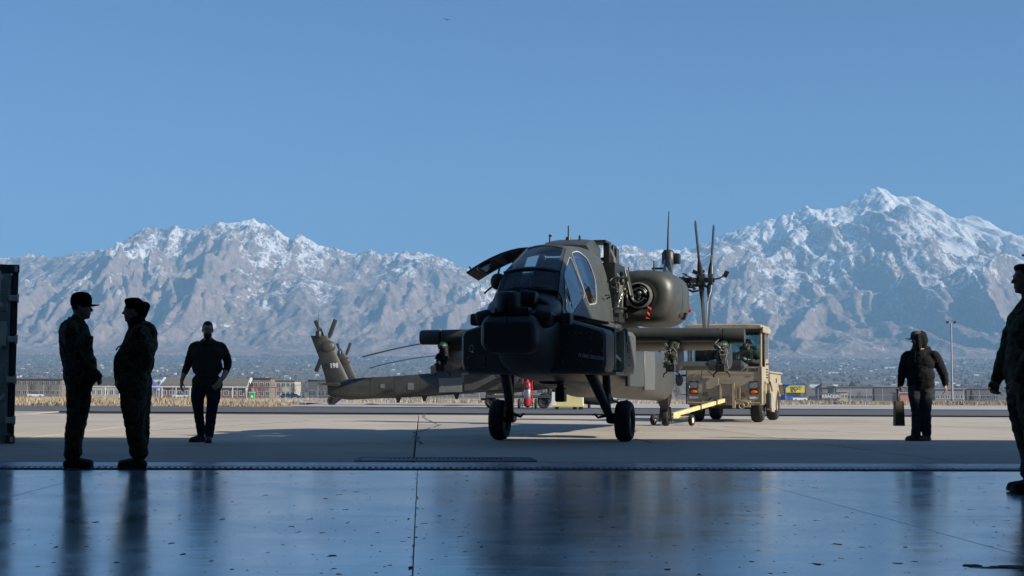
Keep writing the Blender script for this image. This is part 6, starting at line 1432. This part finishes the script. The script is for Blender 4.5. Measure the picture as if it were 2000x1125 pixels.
building('centre_shed', 1180, 1320, 762, 520, 12, 'low grey shed glimpsed below the helicopter fuselage', C_grey, C_groof2, 'flat')
# lettered box trailer
lt = at(1621, 772, 396); bt = empty('box_trailer', (lt.x, lt.y, gz(396)), 0, label='dark box trailer with big white lettering behind the dry grass', cat='trailer')
part('box', C_dgrey, bt, lambda bm: box(bm, (0, 0, 1.35), (5.0, 2, 1.8), bev=.03)); letters('lettering', 'KRACKIN', 1.2, M_wht, Matrix.Translation((0, -1.02, 1.3)) @ Matrix.Rotation(R(90), 4, 'X'), bt, bold=.03, sx=.9)
for x in (-1.2, 1.2): 
    w = empty('wheel_mount', (x, -.85, 0), R(90)); w.parent = bt; wheel(w, (0, 0, .4), .4, .25, name='wheel', n=14)
# blue canopy and green bin
bc = at(299, 770, 400); cn = empty('blue_canopy', (bc.x, bc.y, gz(400)), 0, label='small blue peaked canopy left of the white-gabled building', cat='canopy')
part('canopy_roof', mat('canopy_blue', (.12, .13, .42), .7), cn, lambda bm: loft(bm, [[(-2.2, -2.2, 2.6), (2.2, -2.2, 2.6), (2.2, 2.2, 2.6), (-2.2, 2.2, 2.6)], [(-.1, -.1, 4.6), (.1, -.1, 4.6), (.1, .1, 4.6), (-.1, .1, 4.6)]]))
for x in (-2.1, 2.1):
    for y in (-2.1, 2.1): part('leg', M_wht, cn, lambda bm: cyl(bm, (x, y, 0), (x, y, 2.6), .06, .06, 6))
gb = at(492, 776, 290); bn = empty('green_bin', (gb.x, gb.y, gz(290)), 0, label='bright green portable bin with white panel beyond the dry grass', cat='bin')
part('bin_body', mat('bin_green', (.03, .34, .12), .5), bn, lambda bm: box(bm, (0, 0, .62), (1.1, 1.0, 1.24), bev=.06)); part('bin_panel', M_wht, bn, lambda bm: box(bm, (.1, -.51, .45), (.4, .02, .45))); part('bin_roof', M_wht, bn, lambda bm: box(bm, (0, 0, 1.28), (1.16, 1.06, .08)))

# ---- perimeter fence
M_gal = mat('galvanised_steel', (0.38, 0.39, 0.40), 0.45, 0.6, var=0.15)
fen = empty('perimeter_fence', (0, 320, gz(320)), 0, label='tall chain-link perimeter fence across the field', cat='fence')
bm = bmesh.new(); cyl(bm, (0, 0, 0), (0, 0, 2.9), .05, .05, 6); cyl(bm, (0, 0, 2.9), (0, -.3, 3.2), .03, .03, 5); pm = finish('post', bm, M_gal, fen); pm.location = (-126, 0, 0)
for i in range(1, 73):
    o = bpy.data.objects.new('post', pm.data); COL.objects.link(o); o.parent = fen; o.location = (-126+i*3.5, 0, 0)
for z in (.15, 1.5, 2.85): part('rail', M_gal, fen, lambda bm: cyl(bm, (-126, 0, z), (126, 0, z), .035, .035, 5))
for z in (3.0, 3.1, 3.2): part('barbed_wire', M_gal, fen, lambda bm: cyl(bm, (-126, -.3*(z-2.9)/.3, z), (126, -.3*(z-2.9)/.3, z), .012, .012, 4))
def chain(bm):
    for i in range(420):
        x = -126+i*.6
        for d in (1, -1):
            a = bm.verts.new((x, 0, .15)); b_ = bm.verts.new((x+d*2.7, 0, 2.85)); c = bm.verts.new((x+d*2.7+.02, 0, 2.85)); e_ = bm.verts.new((x+.02, 0, .15)); bm.faces.new((a, b_, c, e_))
tag(part('chain_link', M_gal, fen, chain), kind='stuff')
# white pipe rail and red gate frame at the left
pr = empty('pipe_barrier', (0, 300, gz(300)), 0, label='white pipe barrier with posts running behind the soldiers at left', cat='barrier')
xa, xb, xc = at(178, 757, 300).x, at(482, 757, 300).x, at(545, 757, 300).x; zr = at(330, 755.5, 300).z-gz(300)
part('rail', M_wht, pr, lambda bm: cyl(bm, (xa, 0, zr), (xb, 0, zr), .09, .09, 8))
for i in range(12): part('post', M_wht, pr, lambda bm: cyl(bm, (xa+(xb-xa)*i/11, 0, 0), (xa+(xb-xa)*i/11, 0, zr), .07, .07, 8))
gt = empty('red_gate_frame', (0, 298, gz(298)), 0, label='red steel gate frame between green bin and office block', cat='gate')
part('rail', C_red, gt, lambda bm: cyl(bm, (xb+.3, 0, zr), (xc, 0, zr), .09, .09, 8))
for x in (xb+2.2, (xb+xc)/2, xc-.4): part('post', C_red, gt, lambda bm: cyl(bm, (x, 0, 0), (x, 0, zr), .09, .09, 8))

# ---- floodlight pole
fp = at(1860, 786, 222); pole = empty('floodlight_pole', (fp.x, 222, gz(222)), 0, label='tall grey floodlight pole with two lamps right of the hooded person', cat='lamp post')
PH = at(1859, 632, 222).z-gz(222)
part('pole', C_lgrey, pole, lambda bm: cyl(bm, (0, 0, 0), (0, 0, PH), .16, .10, 10), smooth=True)
part('base', C_grey, pole, lambda bm: cyl(bm, (0, 0, 0), (0, 0, .5), .28, .24, 10))
part('crossarm', C_grey, pole, lambda bm: tube(bm, [(-.55, 0, PH+.1), (-.45, 0, PH-.1), (0, 0, PH-.25), (.45, 0, PH-.1), (.55, 0, PH+.1)], .05, 6))
for s in (-1, 1): part('floodlight', M_mark, pole, lambda bm: (box(bm, (s*.55, -.05, PH+.22), (.34, .4, .24), Euler((R(-25), 0, 0)), bev=.04),))

# ---- trees
M_bark = mat('bare_bark', (0.12, 0.095, 0.08), 0.95, var=0.2); M_twig = mat('bare_twigs', (0.15, 0.125, 0.105), 1.0, var=0.3, vscale=2, spec=0); M_fir = mat('conifer_green', (0.035, 0.05, 0.035), 0.95, var=0.4, vscale=1.5, spec=0.1)
def tree(px, D, h, label, fir=False, seed=0):
    rr = random.Random(seed); p = at(px, 770, D); root = empty('conifer_tree' if fir else 'bare_tree', (p.x, D, gz(D)-.1), rr.random()*6, label=label, cat='tree', group='trees by the far buildings')
    part('trunk', M_bark, root, lambda bm: ([tube(bm, [(0, 0, 0), (rr.uniform(-.1, .1), 0, h*.4), (rr.uniform(-.2, .2), 0, h*.85)], [h*.03, h*.02, h*.006], 6)] + ([] if fir else [tube(bm, [(0, 0, h*(.25+.06*k)), (math.cos(k*2.4)*h*.14, math.sin(k*2.4)*h*.14, h*(.45+.05*k)), (math.cos(k*2.4)*h*.24, math.sin(k*2.4)*h*.24, h*(.62+.04*k))], [h*.012, h*.007, h*.003], 5) for k in range(8)])))
    V, F = [], []
    for k in range(1100 if fir else 900):
        if fir:
            z = h*(.08+.92*rr.random()**1.3); r_ = (h-z)*.26*(.55+.6*rr.random())*(1 if rr.random() < .8 else .6); a = rr.random()*6.283; c = Vector((math.cos(a)*r_, math.sin(a)*r_, z-.1*r_)); s_ = h*.035
        else:
            u = Vector((rr.gauss(0, 1), rr.gauss(0, 1), rr.gauss(0, 1))).normalized()*(rr.random()**.5); c = Vector((u.x*h*.27, u.y*h*.27, h*.64+u.z*h*.36)); s_ = h*.05
        d = Vector((rr.gauss(0, 1), rr.gauss(0, 1), rr.gauss(0, 1)+(0 if fir else 1.2))).normalized()*s_; w_ = d.orthogonal().normalized()*s_*(.42 if fir else .09)
        i = len(V); V += [c-w_, c+w_, c+d*1.3]; F.append((i, i+1, i+2))
    raw('crown', V, F, M_fir if fir else M_twig, root); return root
for i, (px, D, h, fir, lb) in enumerate([(487, 420, 4.6, True, 'dark conifer directly behind the green bin'), (627, 410, 6.3, False, 'bare rounded tree between office block and grey building'), (510, 440, 4.6, False, 'bare tree in front of the brown modern block'), (546, 430, 4.2, False, 'bare shrub tree in front of the pale office block'),
   (572, 440, 4.4, False, 'bare tree at the right end of the pale office block'), (590, 450, 3.6, True, 'small dark conifer between office block and the rounded bare tree'), (648, 400, 4.0, True, 'dark conifer below the stabilator of helicopter 198'), (62, 440, 5.0, False, 'bare tree in front of the taupe apartment block'), (95, 440, 4.2, False, 'smaller bare tree at the right of the apartment block front'),
   (1600, 430, 3.4, False, 'bare tree left of the lettered trailer'), (1678, 470, 3.6, False, 'bare tree before the long grey warehouse'), (1322, 420, 4.2, False, 'bare tree seen between helicopter tail and tractor'), (1310, 430, 3.2, False, 'lower bare tree beside the helicopter tail boom'), (1897, 420, 3.8, True, 'dark conifer at the left end of the far right warehouse'), (236, 420, 4.0, False, 'bare tree between the standing soldiers')]):
    tree(px, D, h, lb, fir, i)

# ---- parked cars at the far buildings
def car(px, D, col, label):
    p = at(px, 770, D); root = empty('parked_car', (p.x, D, gz(D)), R(random.uniform(-8, 8)), label=label, cat='car', group='cars parked by the far buildings')
    part('body', mat('car_paint', col, .3, coat=.5), root, lambda bm: (loft(bm, [[(x, -.85, z0), (x, .85, z0), (x, .85, z1), (x, -.85, z1)] for x, z0, z1 in ((-2.2, .45, .8), (-2.0, .3, .95), (2.0, .3, .9), (2.2, .45, .75))]),))
    part('cabin', M_glz, root, lambda bm: loft(bm, [[(-1.6, -.75, .92), (1.1, -.75, .92), (1.1, .75, .92), (-1.6, .75, .92)], [(-1.2, -.65, 1.45), (.5, -.65, 1.45), (.5, .65, 1.45), (-1.2, .65, 1.45)]]))
    for x in (-1.35, 1.35):
        w = empty('wheel_mount', (x, -.8, 0), R(90)); w.parent = root; wheel(w, (0, 0, .32), .32, .2, name='wheel', n=12)
for px, D, c, lb in ((352, 440, (.6, .6, .6), 'white car parked before the white-gabled building, left'), (562, 440, (.35, .36, .38), 'silver car parked before the pale office block'), (575, 445, (.7, .7, .7), 'white car parked beside the silver car at the office block'), (70, 430, (.7, .7, .7), 'white car parked before the apartment block'), (1561, 430, (.75, .75, .75), 'white car parked below the blue store sign'), (1588, 440, (.1, .1, .12), 'dark car parked between blue store and gabled shed')):
    car(px, D, c, lb)

# ---- far city on the valley slope: roofs and tree masses too small to pick apart
def city():
    rng = np.random.default_rng(17); V, F, mi = [], [], []
    for k in range(4200):
        y = 1300 + 6700*rng.random()**.8; x = (rng.random()-.5)*2*(y*.38+100)
        z = gz(y)-.5; big = rng.random() < .06
        sx, sy, h = (rng.uniform(6, 14), rng.uniform(5, 10), rng.uniform(3, 6)) if not big else (rng.uniform(25, 60), rng.uniform(15, 30), rng.uniform(5, 9))
        i = len(V); V += [(x+a*sx/2, y+b*sy/2, z+c) for c in (0, h) for a, b in ((-1, -1), (1, -1), (1, 1), (-1, 1))]
        q = 0 if rng.random() < .10 else (1 if rng.random() < .5 else 2)
        for f_ in ((0, 1, 5, 4), (1, 2, 6, 5), (2, 3, 7, 6), (3, 0, 4, 7), (4, 5, 6, 7)): F.append([i+v for v in f_]); mi.append(q)
    o = raw('far_city', V, F, [M_wht, C_taupe, C_groof2]); o.data.polygons.foreach_set('material_index', mi); return o
tag(city(), 'hazy city roofs scattered over the valley below the mountains', 'city', kind='stuff')
def wood():
    rng = np.random.default_rng(18); V, F = [], []
    for k in range(5000):
        y = 900 + 7000*rng.random()**.7; x = (rng.random()-.5)*2*(y*.38+100); z = gz(y)-.5; r_ = rng.uniform(4, 11); h = rng.uniform(5, 11); i = len(V)
        V += [(x+r_*math.cos(a), y+r_*math.sin(a), z+h*.25*rng.random()) for a in (0, 1.26, 2.5, 3.77, 5.03)] + [(x+rng.normal(0, r_*.3), y, z+h)]
        F += [(i+j_, i+(j_+1) % 5, i+5) for j_ in range(5)]
    return raw('far_trees', V, F, mat('far_winter_trees', (.10, .092, .085), 1.0, var=.5, vscale=.01, spec=0))
tag(wood(), 'dark winter tree masses across the valley floor', 'trees', kind='stuff')

# ---- bird high in the sky
bd = at(873, 38.5, 160); brd = empty('bird', bd, R(20), label='tiny dark bird gliding high in the sky left of centre', cat='bird')
part('body', M_mark, brd, lambda bm: (loft(bm, [sec(y, 0, 0, w, w*.9, 2, 10) for y, w in ((-.22, .01), (-.16, .04), (0, .07), (.12, .05), (.24, .02))]), loft(bm, [[(x, -.06, z), (x, .07, z), (x, .07, z+.012), (x, -.06, z+.012)] for x, z in ((-.42, .10), (-.2, .05), (0, .01), (.2, .05), (.42, .09))])))
